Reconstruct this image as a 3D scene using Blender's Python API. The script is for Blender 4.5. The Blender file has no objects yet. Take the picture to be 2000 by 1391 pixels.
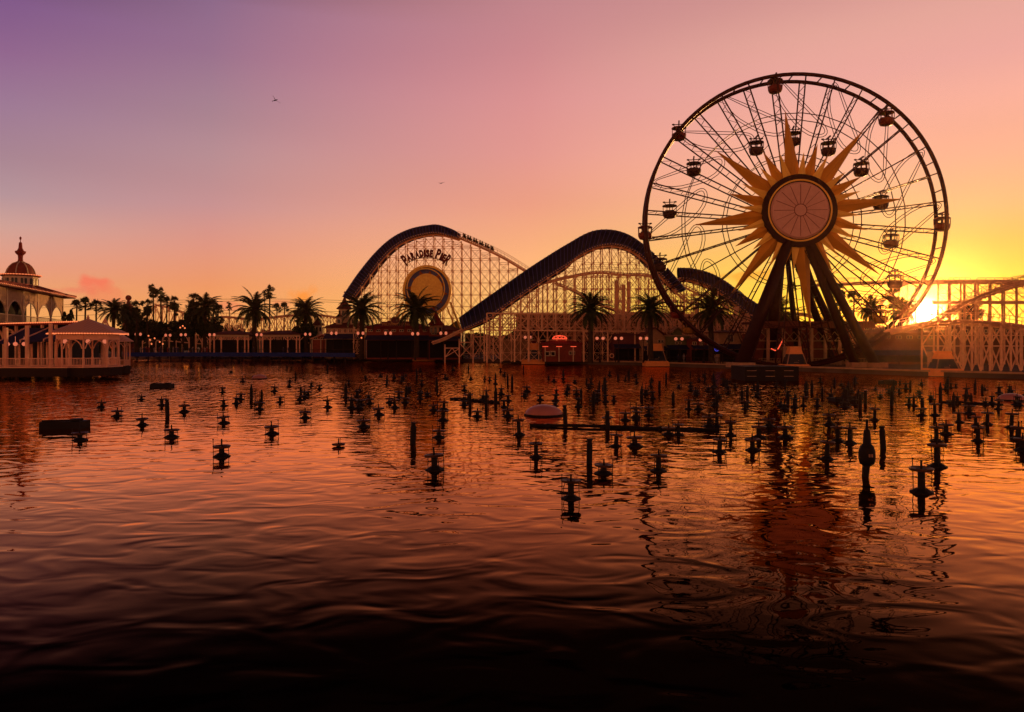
import bpy, math, random
from mathutils import Vector, Matrix
R = math.radians
rnd = random.Random(7)
scene = bpy.context.scene
COL = scene.collection
# ---------------------------------------------------------------- camera
F, H, HOR = 1400.0, 4.0, 672.0          # focal length in photo pixels, eye height, horizon row
cam_d = bpy.data.cameras.new('camera'); cam = bpy.data.objects.new('camera', cam_d); COL.objects.link(cam)
cam.location = (0, 0, H); cam.rotation_euler = (R(90), 0, 0)
cam_d.sensor_width = 36.0; cam_d.lens = 36.0 * F / 2000.0
cam_d.shift_y = (HOR - 695.5) / 2000.0
cam_d.clip_start = 0.1; cam_d.clip_end = 20000
scene.camera = cam
def P(px, py, d): return Vector(((px - 1000.0) / F * d, d, H - (py - HOR) / F * d))
def Z(py, d): return H - (py - HOR) / F * d
# ---------------------------------------------------------------- exposure
scene.view_settings.view_transform = 'Standard'; scene.view_settings.look = 'None'
scene.view_settings.exposure = 0.0; scene.view_settings.gamma = 1.0
scene.cycles.use_denoising = True
scene.cycles.max_bounces = 6; scene.cycles.volume_bounces = 0
scene.cycles.sample_clamp_indirect = 4.0
# ---------------------------------------------------------------- sky
def lin(c):
    return tuple(((v / 255.0) / 12.92 if v <= 10 else (((v / 255.0) + 0.055) / 1.055) ** 2.4) for v in c) + (1.0,)
FLARE_HAZE = .00011
SUN_PX, SUN_PY = 1805, 614
sdir = Vector(((SUN_PX - 1000) / F, 1.0, (HOR - SUN_PY) / F)).normalized()
shor = Vector((sdir.x, sdir.y, 0)).normalized()
world = bpy.data.worlds.new('World'); scene.world = world; world.use_nodes = True
nt = world.node_tree; nt.nodes.clear()
N, L = nt.nodes, nt.links
def nd(t, **k):
    n = N.new(t)
    for a, b in k.items(): setattr(n, a, b)
    return n
def setin(n, i, v):
    if isinstance(v, bpy.types.NodeSocket): L.new(v, n.inputs[i])
    else: n.inputs[i].default_value = v
def M(op, a, b=None, c=None, clamp=False):
    n = nd('ShaderNodeMath', operation=op); n.use_clamp = clamp
    setin(n, 0, a)
    if b is not None: setin(n, 1, b)
    if c is not None: setin(n, 2, c)
    return n.outputs[0]
def VM(op, a, b=None):
    n = nd('ShaderNodeVectorMath', operation=op); setin(n, 0, a)
    if b is not None: setin(n, 1, b)
    return n.outputs['Value'] if op in ('DOT_PRODUCT', 'LENGTH', 'DISTANCE') else n.outputs[0]
def ramp(fac, stops, interp='LINEAR'):
    n = nd('ShaderNodeValToRGB'); n.color_ramp.interpolation = interp
    e = n.color_ramp.elements
    while len(e) > 1: e.remove(e[-1])
    e[0].position = stops[0][0]; e[0].color = stops[0][1]
    for p, c in stops[1:]:
        q = e.new(p); q.color = c
    L.new(fac, n.inputs[0]); return n.outputs[0]
def MIX(fac, a, b, bt='MIX'):
    n = nd('ShaderNodeMix', data_type='RGBA', blend_type=bt)
    setin(n, 0, fac); setin(n, 6, a); setin(n, 7, b); return n.outputs[2]
tc = nd('ShaderNodeTexCoord'); D = VM('NORMALIZE', tc.outputs['Generated'])
sp = nd('ShaderNodeSeparateXYZ'); L.new(D, sp.inputs[0]); dz = sp.outputs[2]
flat = nd('ShaderNodeCombineXYZ'); L.new(sp.outputs[0], flat.inputs[0]); L.new(sp.outputs[1], flat.inputs[1])
az = VM('DOT_PRODUCT', VM('NORMALIZE', flat.outputs[0]), tuple(shor))
zf = M('MULTIPLY', dz, 2.0, clamp=True)
Lr = ramp(zf, [(0.0, lin((250, 176, 92))), (.084, lin((246, 170, 100))), (.177, lin((232, 158, 130))), (.27, lin((206, 160, 150))), (.336, lin((184, 150, 156))), (.423, lin((172, 136, 150))),
               (.53, lin((158, 122, 150))), (.633, lin((145, 102, 142))), (.73, lin((130, 90, 138))), (.86, lin((70, 42, 72))), (1.0, lin((24, 13, 28)))])
Lr2 = ramp(zf, [(0.0, lin((252, 176, 86))), (.147, lin((240, 154, 102))), (.251, lin((224, 150, 130))), (.352, lin((202, 148, 148))), (.474, lin((184, 142, 148))), (.593, lin((168, 130, 146))),
               (.705, lin((152, 112, 140))), (.809, lin((140, 104, 136))), (.9, lin((84, 54, 76))), (1.0, lin((34, 19, 34)))])
Mr = ramp(zf, [(0.0, lin((255, 204, 90))), (.1, lin((255, 192, 106))), (.243, lin((254, 180, 124))), (.382, lin((241, 162, 134))), (.513, lin((231, 155, 146))),
               (.639, lin((220, 147, 146))), (.756, lin((206, 138, 142))), (.866, lin((195, 134, 140))), (.94, lin((120, 76, 84))), (1.0, lin((64, 36, 46)))])
Rr = ramp(zf, [(0.0, lin((255, 205, 30))), (.08, lin((255, 212, 50))), (.156, lin((255, 210, 74))), (.237, lin((251, 195, 96))), (.319, lin((250, 188, 126))), (.433, lin((252, 181, 146))),
               (.541, lin((249, 177, 155))), (.644, lin((240, 171, 160))), (.742, lin((226, 164, 152))), (.87, lin((208, 146, 144))), (.94, lin((120, 74, 76))), (1.0, lin((70, 38, 42)))])
Br = ramp(zf, [(0.0, (1.55, .56, .24, 1)), (.3, (1.2, .42, .20, 1)), (.7, (.34, .12, .09, 1)), (1.0, lin((46, 26, 32)))])  # unseen sky behind the camera, brightened to light the fronts facing it
f1 = nd('ShaderNodeMapRange', interpolation_type='SMOOTHSTEP'); setin(f1, 0, az); setin(f1, 1, -0.35); setin(f1, 2, 0.42)
def seg(a, b):
    f = nd('ShaderNodeMapRange'); setin(f, 0, az); setin(f, 1, a); setin(f, 2, b); return f.outputs[0]
sky = MIX(f1.outputs[0], Br, Lr); sky = MIX(seg(.42, .605), sky, Lr2); sky = MIX(seg(.605, .88), sky, Mr); sky = MIX(seg(.88, .99), sky, Rr)
# clouds low over the left horizon
cn = nd('ShaderNodeTexNoise'); setin(cn, 2, 34.0); setin(cn, 3, 4.0); L.new(D, cn.inputs[0])
def cloud(px, py, w, h, col, amt):
    global sky
    c = Vector(((px - 1000) / F, 1, (HOR - py) / F)).normalized()
    k = F * 1.0
    d_ = VM('SUBTRACT', D, tuple(c))
    s_ = VM('MULTIPLY', d_, (k / w, k / w, k / h))
    ln = VM('LENGTH', s_)
    v = M('ADD', ln, M('MULTIPLY', M('SUBTRACT', cn.outputs[0], 0.5), 3.6))
    m = nd('ShaderNodeMapRange', interpolation_type='SMOOTHSTEP'); setin(m, 0, v); setin(m, 1, 1.35); setin(m, 2, 0.35)
    sky = MIX(M('MULTIPLY', m.outputs[0], amt), sky, lin(col))
cloud(172, 547, 26, 13, (248, 122, 92), .9)
cloud(140, 567, 26, 8, (240, 122, 96), .6)
cloud(212, 577, 28, 13, (244, 132, 92), .55)
cloud(100, 570, 30, 7, (240, 130, 100), .5)
cloud(592, 578, 24, 20, (255, 150, 60), .9)
cloud(545, 592, 22, 8, (244, 130, 90), .5)
cloud(452, 598, 26, 8, (238, 120, 90), .5)
cloud(1470, 538, 70, 9, (244, 156, 40), .6)
# faint uneven streaks of high haze
st_ = nd('ShaderNodeTexNoise'); setin(st_, 2, 2.6); setin(st_, 3, 5.0); setin(st_, 5, .6)
L.new(VM('MULTIPLY', VM('ADD', D, (0.0, 0.0, 0.0)), (1.0, 1.0, 6.5)), st_.inputs[0])
sm_ = nd('ShaderNodeMapRange'); setin(sm_, 0, st_.outputs[0]); setin(sm_, 1, .3); setin(sm_, 2, .7); setin(sm_, 3, .955); setin(sm_, 4, 1.04)
sky = MIX(1.0, sky, sm_.outputs[0], 'MULTIPLY')
# aureole round the sun
ca = M('SUBTRACT', 1.0, VM('DOT_PRODUCT', D, tuple(sdir)))
def glow(w, col, s):
    global sky
    e = M('EXPONENT', M('MULTIPLY', ca, -1.0 / w))
    g = MIX(1.0, (col[0] * s, col[1] * s, col[2] * s, 1), (0, 0, 0, 1), 'ADD')
    n = nd('ShaderNodeVectorMath', operation='SCALE'); setin(n, 0, (col[0] * s, col[1] * s, col[2] * s)); setin(n, 3, e)
    sky = MIX(1.0, sky, n.outputs[0], 'ADD')
glow(.010, (.50, .12, .0), .14)
glow(.0009, (1.0, .40, .01), .9)
glow(.00006, (1.0, .78, .34), 22.0)
nish = nd('ShaderNodeTexSky', sky_type='NISHITA'); nish.sun_disc = False
nish.sun_elevation = math.asin(sdir.z); nish.sun_rotation = math.atan2(sdir.x, sdir.y)
bg = nd('ShaderNodeBackground'); L.new(sky, bg.inputs[0]); bg.inputs[1].default_value = 1.0
bg2 = nd('ShaderNodeBackground'); L.new(nish.outputs[0], bg2.inputs[0]); bg2.inputs[1].default_value = 0.002
ad = nd('ShaderNodeAddShader'); L.new(bg.outputs[0], ad.inputs[0]); L.new(bg2.outputs[0], ad.inputs[1])
wo = nd('ShaderNodeOutputWorld'); L.new(ad.outputs[0], wo.inputs[0])
# ---------------------------------------------------------------- sun
sl = bpy.data.lights.new('sun', 'SUN'); so = bpy.data.objects.new('sun', sl); COL.objects.link(so)
sl.energy = 3.0; sl.angle = R(0.5); sl.color = (1.0, .46, .14)
so.rotation_euler = (-sdir).to_track_quat('-Z', 'Y').to_euler()
so.location = (60, 60, 60)
# ================================================================ materials
def mat(name, col, rough=.6, metal=0.0, var=.18, scale=2.0, bump=0.0, emis=None, es=0.0, spec=.14):
    m = bpy.data.materials.new(name); m.use_nodes = True
    t = m.node_tree; b = t.nodes['Principled BSDF']
    b.inputs['Roughness'].default_value = rough; b.inputs['Metallic'].default_value = metal
    b.inputs['Specular IOR Level'].default_value = spec
    n = t.nodes.new('ShaderNodeTexNoise'); n.inputs['Scale'].default_value = scale; n.inputs['Detail'].default_value = 5
    g = t.nodes.new('ShaderNodeTexCoord'); t.links.new(g.outputs['Object'], n.inputs['Vector'])
    r = t.nodes.new('ShaderNodeValToRGB'); t.links.new(n.outputs[0], r.inputs[0])
    a = [max(0, c * (1 - var)) for c in col] + [1]; c2 = [min(1, c * (1 + var)) for c in col] + [1]
    r.color_ramp.elements[0].position = .3; r.color_ramp.elements[0].color = a
    r.color_ramp.elements[1].position = .7; r.color_ramp.elements[1].color = c2
    t.links.new(r.outputs[0], b.inputs['Base Color'])
    if bump:
        bp = t.nodes.new('ShaderNodeBump'); bp.inputs['Strength'].default_value = bump
        t.links.new(n.outputs[0], bp.inputs['Height']); t.links.new(bp.outputs[0], b.inputs['Normal'])
    if emis:
        b.inputs['Emission Color'].default_value = (*emis, 1); b.inputs['Emission Strength'].default_value = es
    return m
def stripes(name, c1, c2, sx, rough=.6, axis=0, w=.5):
    """painted boards / roof seams: a wave across one object axis"""
    m = mat(name, c1, rough); t = m.node_tree; b = t.nodes['Principled BSDF']
    g = t.nodes.new('ShaderNodeTexCoord'); s = t.nodes.new('ShaderNodeSeparateXYZ'); t.links.new(g.outputs['Object'], s.inputs[0])
    a = t.nodes.new('ShaderNodeMath'); a.operation = 'MULTIPLY'; a.inputs[1].default_value = sx; t.links.new(s.outputs[axis], a.inputs[0])
    f = t.nodes.new('ShaderNodeMath'); f.operation = 'FRACT'; t.links.new(a.outputs[0], f.inputs[0])
    l = t.nodes.new('ShaderNodeMath'); l.operation = 'LESS_THAN'; l.inputs[1].default_value = w; t.links.new(f.outputs[0], l.inputs[0])
    x = t.nodes.new('ShaderNodeMix'); x.data_type = 'RGBA'; t.links.new(l.outputs[0], x.inputs[0])
    x.inputs[6].default_value = (*c1, 1); x.inputs[7].default_value = (*c2, 1); t.links.new(x.outputs[2], b.inputs['Base Color'])
    return m
MT = {}
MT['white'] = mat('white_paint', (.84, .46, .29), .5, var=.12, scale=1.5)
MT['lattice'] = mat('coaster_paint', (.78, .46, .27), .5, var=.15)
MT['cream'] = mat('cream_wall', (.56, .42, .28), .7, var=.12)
MT['tan'] = mat('tan_wall', (.40, .24, .14), .7)
MT['red'] = mat('dark_red_wall', (.22, .05, .03), .7)
MT['roof'] = stripes('red_brown_roof', (.15, .045, .03), (.11, .03, .022), 2.0, .7, w=.2)
MT['roofred'] = stripes('red_roof', (.24, .03, .02), (.16, .02, .015), 2.0, .7, w=.2)
MT['roofpale'] = stripes('pale_seam_roof', (.70, .37, .26), (.50, .27, .19), 3.0, .6, w=.15)
MT['green'] = mat('olive_wall', (.14, .14, .06), .7)
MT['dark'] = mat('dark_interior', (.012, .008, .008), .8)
MT['wood'] = mat('dark_wood', (.035, .02, .014), .8, bump=.3, scale=6)
MT['blue'] = mat('blue_fascia', (.01, .03, .20), .5, var=.3)
MT['tube'] = mat('navy_tube_paint', (.006, .008, .034), .35, var=.3)
MT['rib'] = mat('blue_rib_paint', (.06, .06, .26), .4)
MT['under'] = mat('blue_underside_paint', (.05, .05, .13), .5)
MT['steel'] = mat('maroon_steel', (.042, .008, .007), .45, metal=.2, var=.25)
MT['leg'] = mat('maroon_leg_paint', (.028, .006, .008), .5)
MT['cabin'] = mat('gondola_paint', (.16, .02, .012), .4)
MT['cabinb'] = mat('gondola_paint_dark', (.05, .018, .02), .4)
MT['cabingold'] = mat('gondola_paint_gold', (.26, .12, .02), .4)
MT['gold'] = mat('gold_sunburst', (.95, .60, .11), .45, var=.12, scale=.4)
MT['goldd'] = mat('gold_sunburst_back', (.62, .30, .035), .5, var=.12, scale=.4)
MT['disc'] = mat('black_disc', (.03, .006, .006), .5)
MT['face'] = mat('cream_disc', (.62, .36, .30), .55, var=.05)
MT['loopgold'] = mat('loop_gold', (1.0, .60, .12), .5)
MT['loopblue'] = mat('loop_blue', (.10, .12, .30), .5)
MT['sign'] = mat('sign_letters', (.12, .012, .012), .5)
MT['signpale'] = mat('sign_letters_pale', (.5, .28, .1), .5)
MT['orange'] = mat('orange_panel', (.85, .34, .10), .5, var=.08)
MT['glass'] = mat('dark_glass', (.01, .012, .02), .12, spec=.25)
MT['shed'] = mat('weathered_shed_wall', (.13, .06, .035), .8)
MT['trunk'] = mat('palm_trunk', (.055, .035, .02), .9, var=.4, scale=3, bump=.6)
MT['frond'] = mat('palm_frond', (.040, .050, .016), .6, var=.4, scale=1.0)
MT['leaf'] = mat('tree_leaf', (.035, .045, .018), .7, var=.45, scale=1.0)
MT['black'] = mat('black_metal', (.014, .010, .010), .6)
MT['pale'] = mat('pale_dish', (.40, .22, .14), .35)
MT['dish'] = mat('rusty_dish', (.10, .045, .025), .4, var=.5, scale=6)
MT['dome'] = mat('pink_dome', (.50, .20, .17), .35, var=.06)
MT['stone'] = mat('shore_rock', (.20, .13, .09), .9, bump=.6, scale=2)
MT['ground'] = mat('paving', (.10, .07, .055), .9, var=.3, scale=.3)
MT['skin'] = mat('skin', (.45, .25, .17), .6)
MT['cloth1'] = mat('blue_clothes', (.05, .06, .13), .8)
MT['cloth2'] = mat('pale_clothes', (.40, .32, .30), .8)
MT['cloth3'] = mat('red_clothes', (.26, .05, .04), .8)
MT['lamp'] = mat('globe_lamp', (.5, .2, .12), .4, emis=(1, .24, .12), es=.62)
MT['bulb'] = mat('festoon_bulb', (.8, .4, .2), .4, emis=(1, .24, .08), es=1.0)
MT['neon'] = mat('red_neon', (.8, .1, .05), .4, emis=(1, .10, .04), es=1.1)
MT['cobalt'] = mat('lit_blue_sign', (.1, .1, .5), .4, emis=(.08, .08, .8), es=.5)
MT['awn'] = mat('dark_awning', (.03, .03, .09), .7)
MT['board'] = mat('shop_board', (.16, .05, .05), .6)
# ================================================================ mesh builders
ORG = {}
def props(o, label=None, cat=None, group=None, kind=None):
    if label: o['label'] = label
    if cat: o['category'] = cat
    if group: o['group'] = group
    if kind: o['kind'] = kind
    return o
def thing(name, loc, label, cat, group=None):
    o = bpy.data.objects.new(name, None); COL.objects.link(o); o.empty_display_size = .3
    o.location = loc; ORG[o.name] = Vector(loc); return props(o, label, cat, group)
class MB:
    def __init__(s): s.v = []; s.f = []
    def poly(s, pts, faces):
        b = len(s.v); s.v += [tuple(p) for p in pts]; s.f += [tuple(b + i for i in f) for f in faces]; return s
    def quad(s, a, b, c, d): return s.poly([a, b, c, d], [(0, 1, 2, 3)])
    def hexa(s, p):  # 8 pts, bottom 4 ccw, top 4
        return s.poly(p, [(3, 2, 1, 0), (4, 5, 6, 7), (0, 1, 5, 4), (1, 2, 6, 5), (2, 3, 7, 6), (3, 0, 4, 7)])
    def box(s, c, size, rz=0.0):
        x, y, z = [k / 2 for k in size]; c = Vector(c); m = Matrix.Rotation(rz, 3, 'Z')
        return s.hexa([c + m @ Vector(q) for q in [(-x, -y, -z), (x, -y, -z), (x, y, -z), (-x, y, -z), (-x, -y, z), (x, -y, z), (x, y, z), (-x, y, z)]])
    def bar(s, a, b, w, h=None):
        a = Vector(a); b = Vector(b); d = b - a
        if d.length < 1e-6: return s
        h = h or w; d.normalize(); up = Vector((0, 0, 1)) if abs(d.z) < .95 else Vector((0, 1, 0))
        u = d.cross(up).normalized(); v = u.cross(d).normalized(); u *= w / 2; v *= h / 2
        return s.hexa([a - u - v, a + u - v, a + u + v, a - u + v, b - u - v, b + u - v, b + u + v, b - u + v])
    def tube(s, pts, r, n=6, closed=False, caps=True):
        pts = [Vector(p) for p in pts]; k = len(pts); rr = r if isinstance(r, (list, tuple)) else [r] * k
        base = len(s.v); prev = None
        for i, p in enumerate(pts):
            if closed: d = pts[(i + 1) % k] - pts[i - 1]
            else: d = pts[min(i + 1, k - 1)] - pts[max(i - 1, 0)]
            d.normalize()
            if prev is None:
                up = Vector((0, 0, 1)) if abs(d.z) < .9 else Vector((0, 1, 0)); u = d.cross(up).normalized()
            else: u = (prev - d * prev.dot(d)).normalized()
            prev = u; v = d.cross(u)
            for j in range(n):
                a = 2 * math.pi * j / n; s.v.append(tuple(p + (u * math.cos(a) + v * math.sin(a)) * rr[i]))
        for i in range(k if closed else k - 1):
            i2 = (i + 1) % k
            for j in range(n):
                s.f.append((base + i * n + j, base + i * n + (j + 1) % n, base + i2 * n + (j + 1) % n, base + i2 * n + j))
        if not closed and caps:
            s.f.append(tuple(base + j for j in range(n))[::-1]); s.f.append(tuple(base + (k - 1) * n + j for j in range(n)))
        return s
    def lathe(s, c, prof, n=16, rot=0.0):
        c = Vector(c); base = len(s.v)
        for r, z in prof:
            for j in range(n):
                a = 2 * math.pi * j / n + rot; s.v.append((c.x + r * math.cos(a), c.y + r * math.sin(a), c.z + z))
        for i in range(len(prof) - 1):
            for j in range(n):
                s.f.append((base + i * n + j, base + i * n + (j + 1) % n, base + (i + 1) * n + (j + 1) % n, base + (i + 1) * n + j))
        s.f.append(tuple(base + j for j in range(n))[::-1]); s.f.append(tuple(base + (len(prof) - 1) * n + j for j in range(n)))
        return s
    def ball(s, c, r, n=10, m=6, sc=(1, 1, 1)):
        c = Vector(c); base = len(s.v); s.v.append(tuple(c + Vector((0, 0, -r * sc[2]))))
        for i in range(1, m):
            t = math.pi * i / m - math.pi / 2
            for j in range(n):
                a = 2 * math.pi * j / n
                s.v.append((c.x + r * sc[0] * math.cos(t) * math.cos(a), c.y + r * sc[1] * math.cos(t) * math.sin(a), c.z + r * sc[2] * math.sin(t)))
        s.v.append(tuple(c + Vector((0, 0, r * sc[2])))); top = len(s.v) - 1
        for j in range(n):
            s.f.append((base, base + 1 + (j + 1) % n, base + 1 + j)); s.f.append((top, top - n + j, top - n + (j + 1) % n))
        for i in range(m - 2):
            for j in range(n):
                q = base + 1 + i * n; s.f.append((q + j, q + (j + 1) % n, q + n + (j + 1) % n, q + n + j))
        return s
    def prism(s, poly, z0, z1):
        n = len(poly); pts = [(x, y, z0) for x, y in poly] + [(x, y, z1) for x, y in poly]
        return s.poly(pts, [tuple(range(n))[::-1], tuple(range(n, 2 * n))] + [(i, (i + 1) % n, n + (i + 1) % n, n + i) for i in range(n)])
    def build(s, name, m, parent=None, label=None, smooth=False, loc=None):
        me = bpy.data.meshes.new(name)
        o_ = ORG[parent.name] if parent else Vector(loc or (0, 0, 0))
        me.from_pydata([(v[0] - o_.x, v[1] - o_.y, v[2] - o_.z) for v in s.v], [], s.f)
        me.materials.append(m if not isinstance(m, str) else MT[m])
        if smooth:
            me.polygons.foreach_set('use_smooth', [True] * len(me.polygons))
        me.update(); o = bpy.data.objects.new(name, me); COL.objects.link(o)
        if parent: o.parent = parent
        else: o.location = o_
        ORG[o.name] = o_
        if label: o['label'] = label
        return o
def kids(o): return [c for c in bpy.data.objects if c.parent == o]
TREE = {}
def copy_thing(root, loc, rz=0.0, sc=1.0, label=None, group=None):
    if root.name not in TREE:
        TREE[root.name] = [(c, kids(c)) for c in kids(root)]
    r = root.copy(); COL.objects.link(r); r.location = loc; r.rotation_euler = (0, 0, rz); r.scale = (sc, sc, sc) if not isinstance(sc, tuple) else sc
    if label: r['label'] = label
    if group: r['group'] = group
    for c, gs in TREE[root.name]:
        k = c.copy(); COL.objects.link(k); k.parent = r
        for g in gs:
            q = g.copy(); COL.objects.link(q); q.parent = k
    return r
class Proto:
    """first use moves the prototype itself, later uses copy it"""
    def __init__(s, root): s.root = root; s.used = False
    def put(s, loc, rz=0.0, sc=1.0, label=None, group=None):
        if not s.used:
            s.used = True; TREE[s.root.name] = [(c, kids(c)) for c in kids(s.root)]
            r = s.root; r.location = loc; r.rotation_euler = (0, 0, rz); r.scale = (sc, sc, sc) if not isinstance(sc, tuple) else sc
            if label: r['label'] = label
            if group: r['group'] = group
            return r
        return copy_thing(s.root, loc, rz, sc, label, group)
def interp(pts, x):
    if x <= pts[0][0]: return pts[0][1]
    for (a, b), (c, d) in zip(pts, pts[1:]):
        if x <= c: return b + (d - b) * (x - a) / (c - a)
    return pts[-1][1]
# ================================================================ setting
LAND = 0.6
SHORE = [(-1600, 700), (-400, 700.5), (250, 701.5), (650, 703), (760, 705), (870, 706), (1000, 709), (1240, 714), (1440, 721), (1620, 728), (1800, 735), (2000, 741), (2700, 760), (4200, 800)]
def shore_d(px): return H * F / (interp(SHORE, px) - HOR)
spt = [(P(x, y, H * F / (y - HOR)).x, H * F / (y - HOR)) for x, y in SHORE]
m = MB(); poly = spt + [(3000, 200), (3000, 6000), (-3000, 6000), (-3000, 400)]
n = len(poly)
tris = []
top = [(x, y, LAND) for x, y in poly]
# land sheet: strips from the shoreline to far away
far = [(x * 3.2 + 20, 900.0) for x, y in spt]
for i in range(len(spt) - 1):
    a, b = spt[i], spt[i + 1]; fa, fb = far[i], far[i + 1]
    m.quad((a[0], a[1], LAND), (b[0], b[1], LAND), (fb[0], fb[1], LAND), (fa[0], fa[1], LAND))
    m.quad((a[0], a[1], -1.5), (b[0], b[1], -1.5), (b[0], b[1], LAND), (a[0], a[1], LAND))
props(m.build('ground', 'ground'), kind='structure')
# stone coping along the right-hand quay
m = MB()
for i in range(6, len(spt) - 2):
    a, b = spt[i], spt[i + 1]
    m.bar((a[0], a[1] - .05, LAND + .09), (b[0], b[1] - .05, LAND + .09), .5, .22)
props(m.build('kerb', MT['tan']), kind='structure')
# water
wm = bpy.data.materials.new('lake_water'); wm.use_nodes = True; t = wm.node_tree; t.nodes.clear()
tcn = t.nodes.new('ShaderNodeTexCoord')
def wn(scale, sx, sy, detail, dist, rough=.5):
    mp = t.nodes.new('ShaderNodeMapping'); mp.inputs['Scale'].default_value = (sx, sy, 1); mp.inputs['Rotation'].default_value = (0, 0, R(-12))
    t.links.new(tcn.outputs['Object'], mp.inputs[0])
    q = t.nodes.new('ShaderNodeTexNoise'); q.inputs['Scale'].default_value = scale; q.inputs['Detail'].default_value = detail
    q.inputs['Distortion'].default_value = dist; q.inputs['Roughness'].default_value = rough
    t.links.new(mp.outputs[0], q.inputs['Vector']); return q.outputs[0]
def wsum(parts):
    acc = None
    for o_, k in parts:
        q = t.nodes.new('ShaderNodeMath'); q.operation = 'MULTIPLY_ADD'; t.links.new(o_, q.inputs[0]); q.inputs[1].default_value = k
        if acc is None: q.inputs[2].default_value = 0
        else: t.links.new(acc, q.inputs[2])
        acc = q.outputs[0]
    return acc
WATER = dict(big=.020, mid=.028, chop=.034, fine=.006, far=.13)
far_ = t.nodes.new('ShaderNodeSeparateXYZ'); t.links.new(tcn.outputs['Object'], far_.inputs[0])
def tm(op, a, b_=None, clamp=False):
    q = t.nodes.new('ShaderNodeMath'); q.operation = op; q.use_clamp = clamp
    for i, v in enumerate((a, b_)):
        if v is None: continue
        if isinstance(v, (int, float)): q.inputs[i].default_value = v
        else: t.links.new(v, q.inputs[i])
    return q.outputs[0]
def tmap(v, a, b_, c, d_):
    q = t.nodes.new('ShaderNodeMapRange'); t.links.new(v, q.inputs[0]); q.interpolation_type = 'SMOOTHSTEP'
    for i, k in enumerate((a, b_, c, d_)): q.inputs[i + 1].default_value = k
    return q.outputs[0]
calm = tmap(far_.outputs[1], 15.0, 46.0, .10, 1.15)          # sheltered, calmer water by the near bank
open_ = tmap(far_.outputs[1], 30.0, 70.0, 1.0, .35)        # choppier towards the open middle
gust = tmap(wn(.05, 1, 1, 1, .5), .38, .62, .55, 1.1)        # drifting patches of ripple
rip = tm('MULTIPLY', tm('MULTIPLY', calm, gust), open_)
hgt = tm('ADD', wsum([(wn(.45, .55, 1.0, 1.5, .4), WATER['big']), (wn(1.0, .75, 1.1, .8, 1.0), WATER['mid'])]),
         tm('ADD', tm('MULTIPLY', tmap(far_.outputs[1], 32.0, 75.0, 0.0, 1.0), tm('MULTIPLY', gust, wsum([(wn(1.0, 2.3, .50, 1.0, .4), WATER['far'])]))), tm('MULTIPLY', rip, wsum([(wn(1.3, .8, 1.0, 1.5, .8), WATER['chop']), (wn(3.4, .55, 1.4, 2.0, .6), WATER['fine'])]))))
bp = t.nodes.new('ShaderNodeBump'); bp.inputs['Strength'].default_value = 1.0; bp.inputs['Distance'].default_value = 1.0
t.links.new(hgt, bp.inputs['Height'])
fr = t.nodes.new('ShaderNodeFresnel'); fr.inputs[0].default_value = 1.42; t.links.new(bp.outputs[0], fr.inputs[1])
gl_ = t.nodes.new('ShaderNodeBsdfGlossy'); gl_.inputs['Roughness'].default_value = .02; gl_.inputs['Color'].default_value = (1.0, .49, .23, 1); t.links.new(bp.outputs[0], gl_.inputs['Normal'])
df_ = t.nodes.new('ShaderNodeBsdfDiffuse'); df_.inputs['Color'].default_value = (.002, .0012, .001, 1)
mx_ = t.nodes.new('ShaderNodeMixShader'); t.links.new(tmap(fr.outputs[0], .122, .50, .003, .99), mx_.inputs[0]); t.links.new(df_.outputs[0], mx_.inputs[1]); t.links.new(gl_.outputs[0], mx_.inputs[2])
wo_ = t.nodes.new('ShaderNodeOutputMaterial'); t.links.new(mx_.outputs[0], wo_.inputs[0])
m = MB(); m.quad((-900, -200, 0), (900, -200, 0), (900, 420, 0), (-900, 420, 0))
props(m.build('water', wm), kind='structure')
# ================================================================ FERRIS WHEEL
WD = 110.0; WYAW = R(5); WR = 22.4
WC = P(1550, 430, WD)
Uw = Vector((math.cos(WYAW), -math.sin(WYAW), 0)); Nw = Vector((math.sin(WYAW), math.cos(WYAW), 0)); Zw = Vector((0, 0, 1))
def wp(ang, r, w): return WC + Nw * w + Uw * (r * math.sin(ang)) + Zw * (r * math.cos(ang))
GAP = 3.2
wheel = thing('ferris_wheel', (WC.x, WC.y, LAND), 'giant maroon steel observation wheel with a golden sunburst at its hub on the right shore', 'ferris wheel')
for w in (0.0, GAP):
    m = MB(); m.tube([wp(2 * math.pi * i / 96, WR, w) for i in range(96)], .30, 8, closed=True); m.build('rim', 'steel', wheel, smooth=True)
m = MB()                                              # slim rail ring just inside and rungs between the rims
for i in range(96):
    a = 2 * math.pi * i / 96
    if i % 3 == 0: m.bar(wp(a, WR, 0), wp(a, WR, GAP), .14)
m.build('rim_rungs', 'steel', wheel)
A0 = R(-6.5)
for k in range(32):
    a = A0 + 2 * math.pi * k / 32
    m = MB()
    for w in (0.0, GAP): m.bar(wp(a, 2.0, w * .9 + .1), wp(a, WR, w), .17)
    nr = 12
    for i in range(2, nr):
        r0 = 2 + (WR - 2) * i / nr; r1 = 2 + (WR - 2) * (i + 1) / nr
        m.bar(wp(a, r0, 0), wp(a, r0, GAP), .07)
        if i > 7: m.bar(wp(a, r0, 0), wp(a, r1, GAP), .06)
    m.build('spoke', 'steel', wheel)
for rr, th in ((.735, .11), (.45, .11)):
    for w in (0.0, GAP):
        m = MB()
        for k in range(32):
            a = A0 + 2 * math.pi * k / 32; b2 = A0 + 2 * math.pi * (k + 1) / 32
            m.bar(wp(a, WR * rr, w), wp(b2, WR * rr, w), th)
        m.build('brace_ring', 'steel', wheel)
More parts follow.
